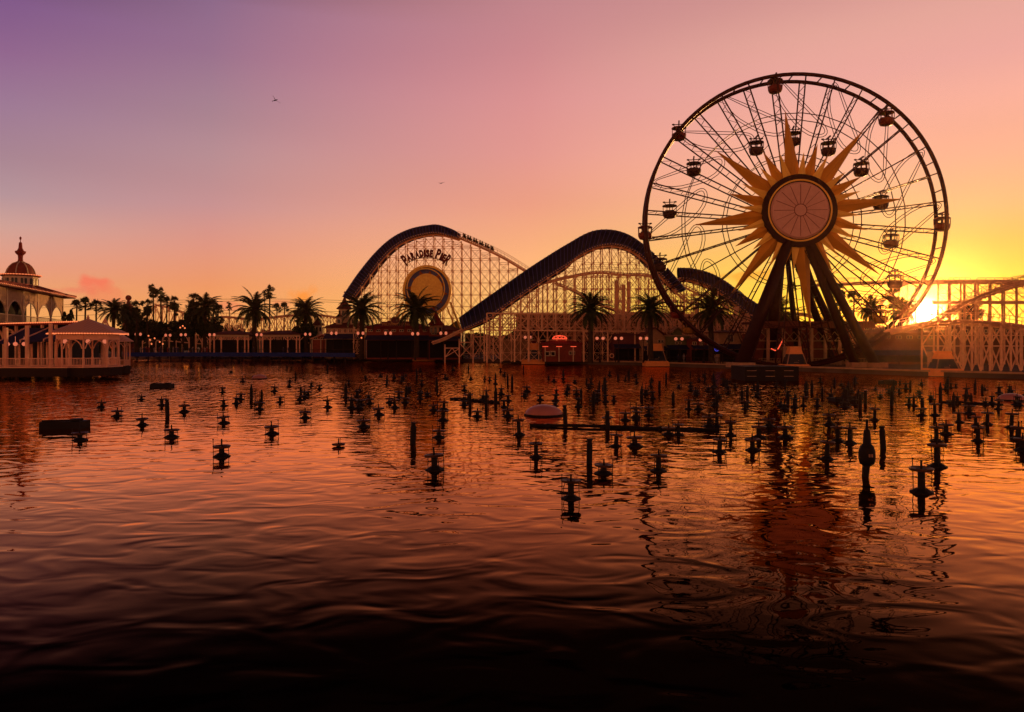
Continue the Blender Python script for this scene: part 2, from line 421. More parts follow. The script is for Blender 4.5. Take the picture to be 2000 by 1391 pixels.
# sliding tracks: paired teardrop rails, two per bay between the fixed cabins
for k in range(16):
    a = A0 + 2 * math.pi * (k + .5) / 16
    p0 = Vector((WR * .93 * math.sin(a - R(11)), WR * .93 * math.cos(a - R(11))))
    p1 = Vector((WR * .62 * math.sin(a + R(11)), WR * .62 * math.cos(a + R(11))))
    ax = (p1 - p0); Lh = ax.length / 2; ax.normalize(); nrm = Vector((-ax.y, ax.x)); c = (p0 + p1) / 2
    m = MB()
    for off in (0.0, .42):
        pts = []
        for i in range(28):
            t_ = 2 * math.pi * i / 28; x = math.cos(t_); y = math.sin(t_)
            wdt = (1.55 - off) * (1 + .25 * x)
            q = c + ax * ((Lh + 1.0 - off) * math.copysign(abs(x) ** .75, x)) + nrm * (wdt * y) + nrm * (.8 * x * x)
            pts.append(WC + Uw * q.x + Zw * q.y + Nw * (GAP * .25))
        m.tube(pts, .055, 4, closed=True)
    m.build('sliding_track', 'steel', wheel)
# hub, axle
m = MB(); m.tube([WC - Nw * 2.2, WC + Nw * (GAP + 2.4)], 1.5, 20); m.build('axle', 'leg', wheel, smooth=False)
m = MB()
for w in (0.0, GAP): m.tube([WC + Nw * (w - .25), WC + Nw * (w + .25)], 2.7, 24)
m.build('hub_drum', 'leg', wheel)
# sunburst: folded pyramidal rays in three tiers, and a plain two-tone disc at its middle
def ray(a, r0, r1, hw, w0, ridge, mtl, nm):
    ct = WC + Zw * .9
    def q(an, r, w): return ct + Nw * w + Uw * (r * math.sin(an)) + Zw * (r * math.cos(an))
    da = hw / r0
    tip = q(a, r1, w0 - .15); l = q(a - da, r0, w0); r_ = q(a + da, r0, w0); f_ = q(a, r0 * 1.0, w0 - ridge); bk = q(a, r0, w0 + .35)
    m = MB(); m.poly([l, f_, r_, bk, tip], [(0, 4, 1), (1, 4, 2), (2, 4, 3), (3, 4, 0), (0, 1, 2, 3)])
    return m.build(nm, mtl, wheel)
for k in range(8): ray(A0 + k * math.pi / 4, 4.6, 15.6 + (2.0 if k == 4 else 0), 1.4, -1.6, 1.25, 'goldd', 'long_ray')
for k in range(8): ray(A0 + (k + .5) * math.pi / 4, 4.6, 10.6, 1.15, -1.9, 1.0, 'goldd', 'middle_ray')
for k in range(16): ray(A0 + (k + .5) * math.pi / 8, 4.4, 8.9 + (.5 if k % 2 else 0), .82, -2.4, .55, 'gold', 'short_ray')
ct = WC + Zw * .9
m = MB(); m.tube([ct - Nw * 3.1, ct - Nw * 1.5], [5.45, 5.45], 48); m.build('hub_disc', 'disc', wheel)
m = MB(); m.tube([ct - Nw * 3.45 + Uw * 0, ct - Nw * 3.0], [4.0, 4.35], 48); m.build('centre_disc', 'face', wheel, smooth=False)
m = MB(); m.tube([ct - Nw * 3.2 + Uw * (4.55 * math.cos(R(q))) + Zw * (4.55 * math.sin(R(q))) for q in range(0, 360, 6)], .13, 5, closed=True); m.build('trim_ring', 'gold', wheel)
m = MB()
for q in range(16):
    a = 2 * math.pi * q / 16; u = Uw * math.sin(a) + Zw * math.cos(a); m.bar(ct - Nw * 3.47 + u * .9, ct - Nw * 3.47 + u * 3.85, .05)
m.tube([ct - Nw * 3.47 + Uw * (.9 * math.cos(R(q))) + Zw * (.9 * math.sin(R(q))) for q in range(0, 360, 15)], .05, 4, closed=True); m.build('panel_seams', 'cabin', wheel)
# support legs
top_f = WC - Nw * 1.9; top_r = WC + Nw * (GAP + 1.9)
def leg(top, px, py, d, r0, r1, lad=False):
    ft = P(px, py, d); ft.z = LAND
    m = MB(); m.tube([ft, ft.lerp(top, .5), top], [r1, (r0 + r1) / 2 * 1.05, r0], 10)
    o = m.build('support_leg', 'leg', wheel, smooth=True)
    if lad:
        g = MB(); d_ = (top - ft).normalized(); s = d_.cross(Nw).normalized()
        for i in range(16):
            p = ft.lerp(top, .12 + .045 * i); g.bar(p + s * .6, p + s * 1.35, .16); g.bar(p + s * 1.3 - d_ * .5, p + s * 1.3 + d_ * .5, .09)
        g.build('service_ladder', 'steel', wheel)
    m = MB(); m.box((ft.x, ft.y, LAND + .35), (r1 * 3, r1 * 3, .7)); m.build('foot_block', 'tan', wheel)
leg(top_f, 1446, 716, 105, .65, 1.1)
leg(top_r, 1500, 706, 118, .6, 1.0)
leg(top_f, 1712, 716, 104, .5, .75, True)
leg(top_f, 1672, 716, 105, .5, .7)
leg(top_r, 1660, 704, 120, .5, .7, True)
leg(top_r, 1628, 704, 120, .45, .65)
leg(top_r, 1560, 704, 120, .35, .5)
# gondolas
def gondola(mname):
    g = thing('gondola', (0, 0, 0), 'wheel cabin', 'gondola')
    m = MB()
    m.lathe((0, 0, -3.05), [(.55, 0), (.95, .12), (1.18, .55), (1.22, 1.05)], 12)
    m.build('cabin_body', mname, g)
    m = MB(); m.lathe((0, 0, -1.0), [(1.28, 0), (1.22, .16), (.75, .30), (.2, .36)], 12); m.build('cabin_roof', mname, g)
    m = MB()
    for j in range(8):
        a = 2 * math.pi * (j + .5) / 8; m.bar((1.17 * math.cos(a), 1.17 * math.sin(a), -2.0), (1.2 * math.cos(a), 1.2 * math.sin(a), -1.0), .10)
    m.tube([(1.17 * math.cos(R(q)), 1.17 * math.sin(R(q)), -1.98) for q in range(0, 360, 30)], .07, 4, closed=True)
    m.build('window_posts', mname, g)
    m = MB()                                         # wire mesh lower guard, seat back
    m.box((0, 0, -1.9), (1.5, .5, .5)); m.bar((0, 0, -2.1), (0, 0, -1.0), .14); m.build('seats', 'black', g)
    m = MB(); m.bar((-1.1, 0, -.28), (1.1, 0, -.28), .12); m.bar((-1.0, 0, -.28), (-.55, 0, -.7), .1); m.bar((1.0, 0, -.28), (.55, 0, -.7), .1)
    m.bar((0, -1.0, 0), (0, 1.0, 0), .22); m.bar((0, 0, 0), (0, 0, -.7), .18)
    for sx in (-1, 1): m.lathe((sx * .95, 0, -.36), [(.05, 0), (.22, .03), (.22, .2), (.05, .24)], 8)
    m.build('hanger', 'steel', g)
    return Proto(g)
G1, G2, G3 = gondola('cabin'), gondola('cabinb'), gondola('cabingold')
gl = [
 (1514, 147, G1, 'dark red gondola hanging at the very top of the wheel rim'),
 (1731, 210, G1, 'dark red gondola on the rim at the upper right of the wheel'),
 (1840, 416, G1, 'red gondola on the rightmost point of the wheel rim'),
 (1326, 240, G1, 'dark red gondola on the rim at the upper left of the wheel'),
 (1260, 434, G1, 'dark red gondola on the leftmost point of the wheel rim'),
 (1323, 588, G1, 'dark gondola on the lower left of the rim between two date palms'),
 (1346, 618, G3, 'caged gondola inside the lower left rim in front of the olive shop'),
 (1477, 268, G2, 'dark gondola above the left side of the hub disc'),
 (1549, 250, G2, 'dark gondola beside the tallest upright sunburst ray'),
 (1618, 269, G2, 'dark gondola above the right side of the hub disc'),
 (1355, 309, G2, 'dark gondola inside the rim at the upper left under the rim cabin'),
 (1308, 392, G2, 'dark gondola inside the rim at mid left above the leftmost cabin'),
 (1682, 309, G2, 'dark gondola right of the hub disc below the upper right ray'),
 (1720, 374, G2, 'orange rimmed gondola just above the long right-pointing ray'),
 (1740, 449, G2, 'red gondola just below the long right-pointing ray'),
 (1289, 496, G2, 'dark green and black gondola in front of the second tube crest'),
 (1748, 528, G2, 'dark gondola low on the right in front of the palm crowns'),
 (1720, 597, G3, 'lowest right gondola, dark and nearest the setting sun'),
]
for px, py, g, lb in gl:
    d = WD + GAP * .45; v = (P(px, 600, 1.0).x)            # ray slope
    # intersect the view ray with the wheel plane
    n0 = Nw; dirv = Vector(((px - 1000) / F, 1, (HOR - py) / F)); o = Vector((0, 0, H))
    tt = (WC + Nw * GAP * .45 - o).dot(n0) / dirv.dot(n0)
    g.put(o + dirv * tt, -WYAW + rnd.uniform(-.15, .15), .92, lb, 'gondolas riding on the big wheel')
# boarding platform below the wheel
pc = P(1575, 700, 112)
st = thing('boarding_station', (pc.x, pc.y, LAND), 'low roofed boarding station with tan columns under the big wheel', 'station')
x0 = P(1475, 0, 116).x; x1 = P(1700, 0, 116).x
m = MB(); m.box(((x0 + x1) / 2, 119, Z(630, 116)), (x1 - x0, 8, .35)); m.box(((x0 + x1) / 2, 114.8, Z(636, 116)), (x1 - x0 + .3, .3, .9)); m.build('roof', 'roof', st)
for px in (1500, 1530, 1562, 1585, 1612, 1640, 1668):
    x = P(px, 0, 115.5).x; m = MB(); m.box((x, 115.5, (LAND + Z(636, 116)) / 2), (.42, .42, Z(636, 116) - LAND)); m.build('column', 'tan', st)
m = MB(); m.box(((x0 + x1) / 2, 122.5, 3.2), (x1 - x0, .3, 5.0)); m.build('back_wall', 'red', st)
m = MB()
for z in (1.1, 1.7): m.bar((x0, 114.2, z), (x1, 114.2, z), .07)
for i in range(40):
    x = x0 + (x1 - x0) * i / 39; m.bar((x, 114.2, LAND), (x, 114.2, 1.7), .06)
m.build('railing', 'tan', st)
m = MB()
for z in (Z(666, 116), Z(682, 116)): m.bar((x0, 116.5, z), (x1, 116.5, z), .13)
for i in range(14):
    xa = x0 + (x1 - x0) * i / 14; xb = x0 + (x1 - x0) * (i + 1) / 14
    m.bar((xa, 117, Z(666, 116)), (xb, 117, Z(648, 116)), .09); m.bar((xb, 117, Z(666, 116)), (xa, 117, Z(648, 116)), .09)
m.build('bracing', 'tan', st)
m = MB()
for a, b2 in (((1506, 681), (1514, 685)), ((1514, 685), (1520, 681)), ((1520, 681), (1529, 664))):
    m.bar(P(*a, 114), P(*b2, 114), .13)
m.build('neon_tube', 'neon', st)
# dark water stage in front of the station
m = MB(); c = P(1492, 730, 80); m.box((c.x, c.y, .7), (5.8, 5.0, 1.7)); 
stg = thing('floating_stage', (c.x, c.y, 0), 'black slatted pontoon moored on the water below the left wheel leg', 'pontoon')
m.build('deck', 'black', stg)
m = MB()
for i in range(3):
    for z in (.35, .95): m.bar((c.x - 2.7 + i * 2.0, c.y - 2.53, z + .16), (c.x - 1.7 + i * 2.0, c.y - 2.53, z + .16), .05)
m.build('trim', 'pale', stg)
# ================================================================ ROLLER COASTER
coaster = thing('roller_coaster', (P(1000, 0, 150).x, 150, LAND), 'pale lattice roller coaster with three navy tube tunnels behind the lakeside shops', 'roller coaster')
def path(pts, d): return [P(x, y, d) for x, y in pts]
def resample(pts, n):
    L_ = [0]
    for a, b2 in zip(pts, pts[1:]): L_.append(L_[-1] + (b2 - a).length)
    out = []
    for i in range(n):
        s = L_[-1] * i / (n - 1); j = 0
        while j < len(L_) - 2 and L_[j + 1] < s: j += 1
        f = (s - L_[j]) / max(1e-6, L_[j + 1] - L_[j])
        # catmull-rom for smooth bends
        p0 = pts[max(j - 1, 0)]; p1 = pts[j]; p2 = pts[j + 1]; p3 = pts[min(j + 2, len(pts) - 1)]
        out.append(.5 * ((2 * p1) + (p2 - p0) * f + (2 * p0 - 5 * p1 + 4 * p2 - p3) * f * f + (3 * p1 - p0 - 3 * p2 + p3) * f ** 3))
    return out
def tunnel(up, lo, d, nrib, depth=3.2):
    """a half-barrel tunnel cover: profile swept along the ride path, ribs proud of it"""
    A = resample(path(up, d), nrib); B = resample(path(lo, d), nrib)
    m = MB(); rb = MB(); un = MB(); un2 = MB(); K = 9
    rows = []
    for a, b2 in zip(A, B):
        row = []
        for j in range(K + 1):
            t_ = math.pi * j / K
            f = (1 - math.sin(t_))                # 1 at the feet, 0 at the crown
            p = a.lerp(b2, f); p.y += -math.cos(t_) * depth / 2
            row.append(p)
        rows.append(row)
    base = len(m.v)
    for row in rows: m.v += [tuple(p) for p in row]
    W_ = K + 1
    for i in range(len(rows) - 1):
        for j in range(K): m.f.append((base + i * W_ + j, base + i * W_ + j + 1, base + (i + 1) * W_ + j + 1, base + (i + 1) * W_ + j))
    t = m.build('tunnel_cover', 'tube', coaster, smooth=True)
    for i in range(0, len(rows), 1):
        cen = (A[i] + B[i]) / 2
        rb.tube([cen + (p - cen) * 1.03 for p in rows[i]], .055, 4)
    rb.build('tunnel_ribs', 'rib', t)
    for i in range(len(rows) - 1):                # the blue boards along the foot of the cover
        d0 = (B[i] - A[i]) * .32; d1 = (B[i + 1] - A[i + 1]) * .32; o = Vector((0, -depth / 2 + .05, 0)); o2 = Vector((0, -depth / 2 + .3, 0))
        un.hexa([B[i] + o, B[i + 1] + o, B[i + 1] + o2, B[i] + o2, B[i] + o + d0 * .55, B[i + 1] + o + d1 * .55, B[i + 1] + o2 + d1 * .55, B[i] + o2 + d0 * .55])
        o = Vector((0, depth / 2 - .3, 0)); o2 = Vector((0, depth / 2, 0))
        un2.hexa([B[i] + o, B[i + 1] + o, B[i + 1] + o2, B[i] + o2, B[i] + o + d0, B[i + 1] + o + d1, B[i + 1] + o2 + d1, B[i] + o2 + d0])
    un.build('walkway_board', 'under', t); un2.build('walkway_board', 'under', t)
    return A, B
T1u = [(669, 579), (697, 537), (732, 494), (766, 464), (801, 447), (835, 440), (856, 439), (884, 448), (899, 457)]
T1l = [(686, 587), (711, 553), (741, 512), (771, 482), (803, 464), (835, 456), (858, 455), (881, 460), (898, 466)]
T2u = [(897, 620), (935, 592), (985, 557), (1035, 522), (1085, 490), (1112, 474), (1142, 457), (1167, 449), (1197, 449), (1225, 457), (1250, 472), (1280, 497), (1310, 530), (1340, 565)]
T2l = [(903, 641), (948, 620), (1008, 578), (1068, 538), (1108, 513), (1124, 499), (1150, 485), (1172, 477), (1197, 476), (1222, 481), (1244, 493), (1268, 515), (1295, 541), (1326, 572)]
T3u = [(1324, 523), (1350, 524), (1384, 532), (1417, 549), (1450, 574), (1477, 592), (1500, 610)]
T3l = [(1327, 543), (1350, 545), (1384, 556), (1406, 569), (1439, 594), (1462, 614), (1490, 634)]
tunnel(T1u, T1l, 165, 46); tunnel(T2u, T2l, 141, 60); tunnel(T3u, T3l, 150, 30)
def track(pts, d, n, w=1.3, rail=.10, hand=True, parent=None, nm='track', mt='lattice'):
    Q = resample([P(x, y, d) for x, y in pts], n); m = MB()
    for off in (-w, w):
        m.tube([q + Vector((0, off, 0)) for q in Q], rail, 4)
        if hand: m.tube([q + Vector((0, off * 1.25, 1.0)) for q in Q], .05, 3)
    for i, q in enumerate(Q):
        m.bar(q + Vector((0, -w * 1.3, -.1)), q + Vector((0, w * 1.3, -.1)), .16)
        if hand and i % 2 == 0:
            for s in (-1, 1): m.bar(q + Vector((0, s * w * 1.25, 0)), q + Vector((0, s * w * 1.25, 1.0)), .05)
    m.tube([q + Vector((0, 0, -.35)) for q in Q], .22, 5)
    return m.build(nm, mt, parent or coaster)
track([(895, 462), (940, 481), (985, 503), (1031, 531), (1060, 550)], 165, 50)
track([(686, 587), (711, 553), (741, 512), (771, 482), (803, 465), (835, 457), (858, 456), (898, 467)], 165, 60, hand=False)
track([(845, 668), (868, 660), (903, 643), (948, 622), (1008, 580), (1068, 540), (1108, 515), (1150, 487), (1197, 478), (1244, 495), (1295, 543), (1326, 574), (1350, 592)], 141, 120, hand=False)
track([(1324, 544), (1350, 546), (1406, 570), (1462, 615), (1500, 640)], 150, 40, hand=False)
INN = [(930, 630), (985, 596), (1040, 560), (1085, 546), (1110, 540), (1165, 531), (1222, 535), (1265, 537), (1330, 556), (1400, 590), (1480, 616)]
track(INN, 160, 90)
track([(1085, 552), (1120, 566), (1150, 582), (1200, 604), (1260, 612), (1500, 616)], 152, 70)
def bents(xs, top, d0, d1, lv0, dl, ground, t0=.15, t1=.085, skip=None):
    """one part per support tower: front and rear column, their cross ties, and the bracing to the next tower"""
    for i, px in enumerate(xs):
        if skip and skip(px): continue
        X = P(px, 0, (d0 + d1) / 2).x; zt = Z(interp(top, px), (d0 + d1) / 2) - .45
        nx = xs[i + 1] if i + 1 < len(xs) and not (skip and skip(xs[i + 1])) else None
        if nx is not None: X2 = P(nx, 0, (d0 + d1) / 2).x; zt2 = Z(interp(top, nx), (d0 + d1) / 2) - .45
        m = MB()
        for d in (d0, d1): m.bar((X, d, ground), (X, d, zt), t0)
        lv = [ground]; z = lv0
        while z > ground + 1: z -= dl
        z += dl
        while z < zt - .8: lv.append(z); z += dl
        lv.append(zt)
        for j in range(len(lv) - 1):
            a, b2 = lv[j], lv[j + 1]
            m.bar((X, d0, b2), (X, d1, b2), t1); m.bar((X, d0, a), (X, d1, b2), t1)
            for d in (d0, d1): m.box((X, d, b2), (.34, .2, .34))
            if nx is not None:
                a2, b3 = min(a, zt2), min(b2, zt2)
                for d in (d0, d1):
                    m.bar((X, d, b3), (X2, d, b3), t1)
                    if b3 - a2 > .4:
                        m.bar((X, d, a2), (X2, d, b3), t1 * .8); m.bar((X2, d, a2), (X, d, b3), t1 * .8)
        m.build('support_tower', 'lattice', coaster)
top1 = [(686, 590), (711, 556), (741, 515), (771, 485), (803, 468), (835, 460), (858, 459), (898, 470), (940, 484), (985, 506), (1031, 534), (1060, 552)]
xs1 = [694, 709, 726, 742, 759, 776, 794, 812, 830, 848, 866, 884, 902, 920, 938, 957, 975, 993, 1011, 1030, 1048]
bents(xs1, top1, 163.2, 166.8, Z(553, 165), Z(553, 165) - Z(576, 165), LAND)
top2 = [(x, y + 3) for x, y in T2l]
xs2 = [946 + 17.6 * i for i in range(23)]
bents(xs2, top2, 139.3, 142.8, Z(565, 141), 2.5, LAND, .14, .08)
bents([955 + 21 * i for i in range(25)], [(x, y + 3) for x, y in INN], 158.5, 161.8, Z(565, 160), 2.6, LAND, .15, .08)
bents([1338 + 20 * i for i in range(7)], [(x, y + 3) for x, y in T3l], 148.5, 151.5, Z(600, 150), 2.5, LAND, .15, .08)
# long two-storey truss along the shore side
m = MB()
for d in (136.0, 139.0):
    y0, y1 = 612, 645
    xs = [951 + 26.8 * i for i in range(21)]
    for yy in (y0, y1): m.bar(P(xs[0], yy, d), P(xs[-1], yy + 4, d), .24)
    m.bar(P(xs[0], 621, d), P(xs[-1], 624, d), .10)
    for i, x in enumerate(xs):
        m.bar(P(x, y0, d), P(x, y1 + 2, d), .26)
        if i < len(xs) - 1:
            m.bar(P(x, y0 + 8, d), P(xs[i + 1], y1, d), .16); m.bar(P(xs[i + 1], y0 + 8, d), P(x, y1, d), .16)
m.build('long_truss', 'lattice', coaster)
for x in (951, 978, 1005, 1032, 1140, 1152, 1187, 1240, 1295, 1345):
    m = MB()
    for d in (136.0, 139.0):
        a = P(x, 645, d); m.bar(a, (a.x, d, LAND), .28)
    a = P(x, 655, 136); m.bar(a, (a.x, 139, a.z), .16)
    if x in (978, 1005, 1152, 1187):
        for s in (-1, 1): m.bar(P(x, 668, 136), P(x + s * 12, 648, 136), .15)
    m.build('truss_post', 'lattice', coaster)
# low trestle standing in the water at its left end
m = MB(); D0 = 150.0
tr = [(869, 673, 680), (897, 662, 669), (924, 645, 658), (951, 622, 657), (978, 618, 657)]
for i, (x, yt, yh) in enumerate(tr):
    a = P(x, yt, D0); m.bar(a, (a.x, D0, -.5), .26)
    if i < len(tr) - 1:
        x2 = tr[i + 1][0]; yb = 698
        m.bar(P(x, yh, D0), P(x2, yh, D0), .2); m.bar(P(x, yb, D0), P(x2, yh + 1, D0), .17)
        if i > 0: m.bar(P(x2, yb, D0), P(x, yh + 1, D0), .17)
        else: m.bar(P(x + 14, yh, D0), P(x, yb, D0), .15); m.bar(P(x + 14, yh, D0), P(x2, yb, D0), .15)
m.build('water_trestle', 'white', coaster)
# tall pale poles inside the second hill
for x, y in ((1204, 548), (1218, 556), (1228, 550), (1362, 590), (1412, 618), (1437, 600)):
    a = P(x, y, 147); m = MB(); m.tube([a, (a.x, 147, LAND)], .42, 8); m.build('pole', 'lattice', coaster, smooth=True)
# train on the first descent
train = thing('coaster_train', P(930, 474, 165), 'dark coaster train of six cars coming down just past the first tunnel', 'train')
Q = resample([P(x, y, 165) for x, y in [(903, 465), (940, 481), (965, 493)]], 7)
for a, b2 in zip(Q, Q[1:]):
    m = MB(); dd = (b2 - a); a_ = a + dd * .08; b_ = b2 - dd * .08
    for s in (-.5, .5): pass
    m.bar(a_ + Vector((0, 0, .4)), b_ + Vector((0, 0, .4)), 1.3, .5)
    for f in (.25, .7):
        p = a_.lerp(b_, f); m.box((p.x, p.y, p.z + .8), (.3, 1.2, .5)); m.ball((p.x, p.y - .3, p.z + 1.12), .16, 6, 4); m.ball((p.x, p.y + .3, p.z + 1.12), .16, 6, 4)
    m.build('train_car', 'black', train)
# arched sign above the loop
SC = P(833, 567, 159.5); S_ = 159.5 / F
sign = thing('arched_sign', (SC.x, SC.y, LAND), 'dark red arched lettering reading PARADISE PIER over the sun disc', 'sign')
def glyph(ch, size, ext=.08, off=.012):
    c = bpy.data.curves.new('glyph', 'FONT'); c.body = ch; c.size = size; c.extrude = ext; c.align_x = 'CENTER'; c.offset = off; c.resolution_u = 3
    o = bpy.data.objects.new('glyph', c); COL.objects.link(o); bpy.context.view_layer.update()
    me = bpy.data.meshes.new_from_object(o.evaluated_get(bpy.context.evaluated_depsgraph_get()))
    vs = [v.co.copy() for v in me.vertices]; fs = [tuple(p.vertices) for p in me.polygons]
    bpy.data.objects.remove(o); bpy.data.curves.remove(c); bpy.data.meshes.remove(me)
    return vs, fs
def serif(m, vs, fs, X, Y0, Zc, ca, sa, sy=1.0):
    pass
word = 'PARADISE PIER'
wid = {'P': 6.4, 'A': 7.0, 'R': 7.0, 'D': 7.0, 'I': 3.4, 'S': 6.0, 'E': 6.0, ' ': 4.0}
big = {0, 9, 12}
tot = sum(wid[c] * (1.18 if i in big else 1) for i, c in enumerate(word)); k_ = 96.0 / tot; cur = -48.0
m = MB(); ins = MB()
for i, ch in enumerate(word):
    w_ = wid[ch] * k_ * (1.18 if i in big else 1); mid = cur + w_ / 2; cur += w_
    if ch == ' ': continue
    a = mid / 70.0; hpx = 17.5 if i in big else 12.5
    if i == 0 or i == 12: hpx = 21
    base = 66.0 + (0 if i not in (0, 12) else -4.5)
    vs, fs = glyph(ch, hpx * S_ / .70, .14, .155)
    xs_ = [v.x for v in vs]; sx = (w_ * .96 * S_) / max(.01, (max(xs_) - min(xs_))); cx = (max(xs_) + min(xs_)) / 2
    if ch == 'I': sx = min(sx, 1.6)
    out = []
    for v in vs:
        lx = (v.x - cx) * sx; ly = v.y + base * S_
        out.append((SC.x + lx * math.cos(a) + ly * math.sin(a), SC.y + v.z * -1, SC.z - lx * math.sin(a) + ly * math.cos(a)))
    m.poly(out, fs)
m.build('lettering', 'sign', sign)
m = MB()
for sx in (-44, -22, 0, 22, 44):
    a = sx / 70.0; p = Vector((SC.x + 64 * S_ * math.sin(a), SC.y, SC.z + 64 * S_ * math.cos(a)))
    m.bar(p, (p.x, 163, p.z), .10)
pp = [Vector((SC.x + 64.5 * S_ * math.sin(R(a)), SC.y + .3, SC.z + 64.5 * S_ * math.cos(R(a)))) for a in range(-38, 39, 4)]
m.tube(pp, .07, 4); m.build('mounting_rail', 'sign', sign)
# sun disc filling the loop
loop = thing('sun_disc', (SC.x, 161, LAND), 'golden sun disc with a blue starred ring inside the vertical loop under the arched sign', 'sun disc')
def lp(a, r, dy, cx=0, cz=0): return Vector((SC.x + cx * S_ + r * S_ * .955 * math.sin(a), 161 + dy, SC.z + cz * S_ + r * S_ * math.cos(a)))
def ringm(r0, r1, dy, th, cx=0, cz=0, n=64):
    m = MB()
    for i in range(n):
        a, b2 = 2 * math.pi * i / n, 2 * math.pi * (i + 1) / n
        m.hexa([lp(a, r0, dy, cx, cz), lp(b2, r0, dy, cx, cz), lp(b2, r0, dy + th, cx, cz), lp(a, r0, dy + th, cx, cz),
                lp(a, r1, dy, cx, cz), lp(b2, r1, dy, cx, cz), lp(b2, r1, dy + th, cx, cz), lp(a, r1, dy + th, cx, cz)])
    return m
ringm(45.5, 50, -.8, 2.0).build('loop_track', 'loopgold', loop)
ringm(30, 46, .2, .25).build('star_ring', 'loopblue', loop)
ringm(37.5, 39.5, -1.2, .3, -2, 4).build('inner_rail', 'loopgold', loop)
m = MB(); m.poly([lp(2 * math.pi * i / 48, 33, -.05, -1, 1) for i in range(48)] + [lp(2 * math.pi * i / 48, 33, .2, -1, 1) for i in range(48)],
                 [tuple(range(48)), tuple(range(48, 96))[::-1]] + [(i, 48 + i, 48 + (i + 1) % 48, (i + 1) % 48) for i in range(48)])
m.build('sun_face', 'loopgold', loop)
m = MB()
for k in range(12):
    a = 2 * math.pi * k / 12 + .15
    p = [lp(a - .17, 31.5, .1), lp(a, 43 if k % 2 else 39.5, .1), lp(a + .17, 31.5, .1)]; q = [v + Vector((0, .08, 0)) for v in p]; p = [v - Vector((0, .08, 0)) for v in p]
    m.poly(p + q, [(0, 1, 2), (5, 4, 3), (0, 3, 4, 1), (1, 4, 5, 2), (2, 5, 3, 0)])
m.build('sun_points', mat('loop_red', (.34, .09, .03), .5), loop)
for s in (-1, 1):
    m = MB(); m.bar(P(833 + s * 46, 590, 160.5), P(833 + s * 70, 650, 160.5), .42); m.build('loop_strut', 'loopgold', loop)
    m = MB(); m.bar(P(833 + s * 40, 600, 163), P(833 + s * 60, 650, 163), .3); m.build('loop_strut', 'loopgold', loop)
# ------------------------------------------------ right-hand coaster run
rc = thing('trestle_coaster', (P(1900, 0, 100).x, 100, LAND), 'pale trestle coaster run with a flat upper deck at the right edge beside the sun', 'roller coaster')
m = MB(); D1 = 118.0
for d in (D1 - 1.6, D1 + 1.6):
    m.bar(P(1800, 551, D1) + Vector((0, d - D1, 0)), P(2080, 551, D1) + Vector((0, d - D1, 0)), .14, .50)
m.bar(P(1800, 550, D1), P(2080, 550, D1), 3.0, .12)
for x0, x1 in ((1800, 1842), (1852, 1896), (1908, 1978)):
    m.bar(P(x0, 543, D1 - 1.5), P(x1, 543, D1 - 1.5), .09); n_ = 4
    for i in range(n_ + 1):
        x = x0 + (x1 - x0) * i / n_; m.bar(P(x, 543, D1 - 1.5), P(x, 550, D1 - 1.5), .07)
m.build('upper_deck', 'lattice', rc)
m = MB(); m.bar(P(1822, 591, D1 - 3), P(2080, 591, D1 - 3), .3, .55); m.bar(P(1822, 591, D1), P(2080, 591, D1), .3, .55); m.build('middle_deck', 'lattice', rc)
cols = [1842, 1866, 1894, 1921, 1946, 1973, 1998, 2024, 2050]
for i, x in enumerate(cols):
    m = MB()
    for d in (D1 - 1.4, D1 + 1.4):
        a = P(x, 552, D1); a.y = d; m.bar(a, (a.x, d, LAND), .30 if x == 1894 else .20)
        if i + 1 < len(cols):
            x2 = cols[i + 1]
            for ya, yb in ((553, 572), (572, 590), (594, 622)):
                p, q = P(x, ya, D1), P(x2, yb, D1); r_, s = P(x, yb, D1), P(x2, ya, D1)
                for v in (p, q, r_, s): v.y = d
                m.bar(p, q, .06); m.bar(r_, s, .06)
            p, q = P(x, 572, D1), P(x2, 572, D1); p.y = q.y = d; m.bar(p, q, .08)
    m.build('support_tower', 'lattice', rc)
track([(1815, 632), (1850, 612), (1890, 590), (1940, 570), (1985, 556), (2060, 545)], 112, 50, parent=rc)
track([(1860, 600), (1900, 585), (1960, 560), (2000, 549), (2060, 540)], 124, 40, parent=rc)
LOW = [(1740, 646), (1790, 634), (1830, 628), (1880, 627), (1930, 630), (1980, 636), (2060, 650)]
track(LOW, 92, 60, parent=rc, rail=.14)
posts = [1818, 1842, 1866, 1883, 1900, 1918, 1939, 1958, 1977, 1996, 2018, 2044]
for i, x in enumerate(posts):
    m = MB()
    for d in (89.5, 93.0):
        a = P(x, interp(LOW, x) + 4, 91); a.y = d; base = (a.x, d, -.3 if x > 1850 else LAND)
        m.bar(a, base, .17)
        if i + 1 < len(posts) and i % 2 == (0 if d < 91 else 1):
            zb, zt = Z(725, 90), Z(676, 90)
            for x2 in (posts[i + 1], posts[i - 1] if i else None):
                if x2 is None: continue
                b2 = P(x2, 0, 91).x; m.bar((a.x, d, zb), (b2, d, zt + .3), .13)
                m.bar((b2, d, zt), (a.x, d, Z(640, 91)), .13)
        if i + 1 < len(posts):
            b2 = P(posts[i + 1], 0, 91).x; m.bar((a.x, d, Z(676, 90)), (b2, d, Z(676, 90)), .12); m.bar((a.x, d, Z(655, 90)), (b2, d, Z(655, 90)), .08)
    m.bar((a.x, 89.5, Z(676, 90)), (a.x, 93, Z(676, 90)), .12)
    m.build('trestle_bent', 'lattice', rc)
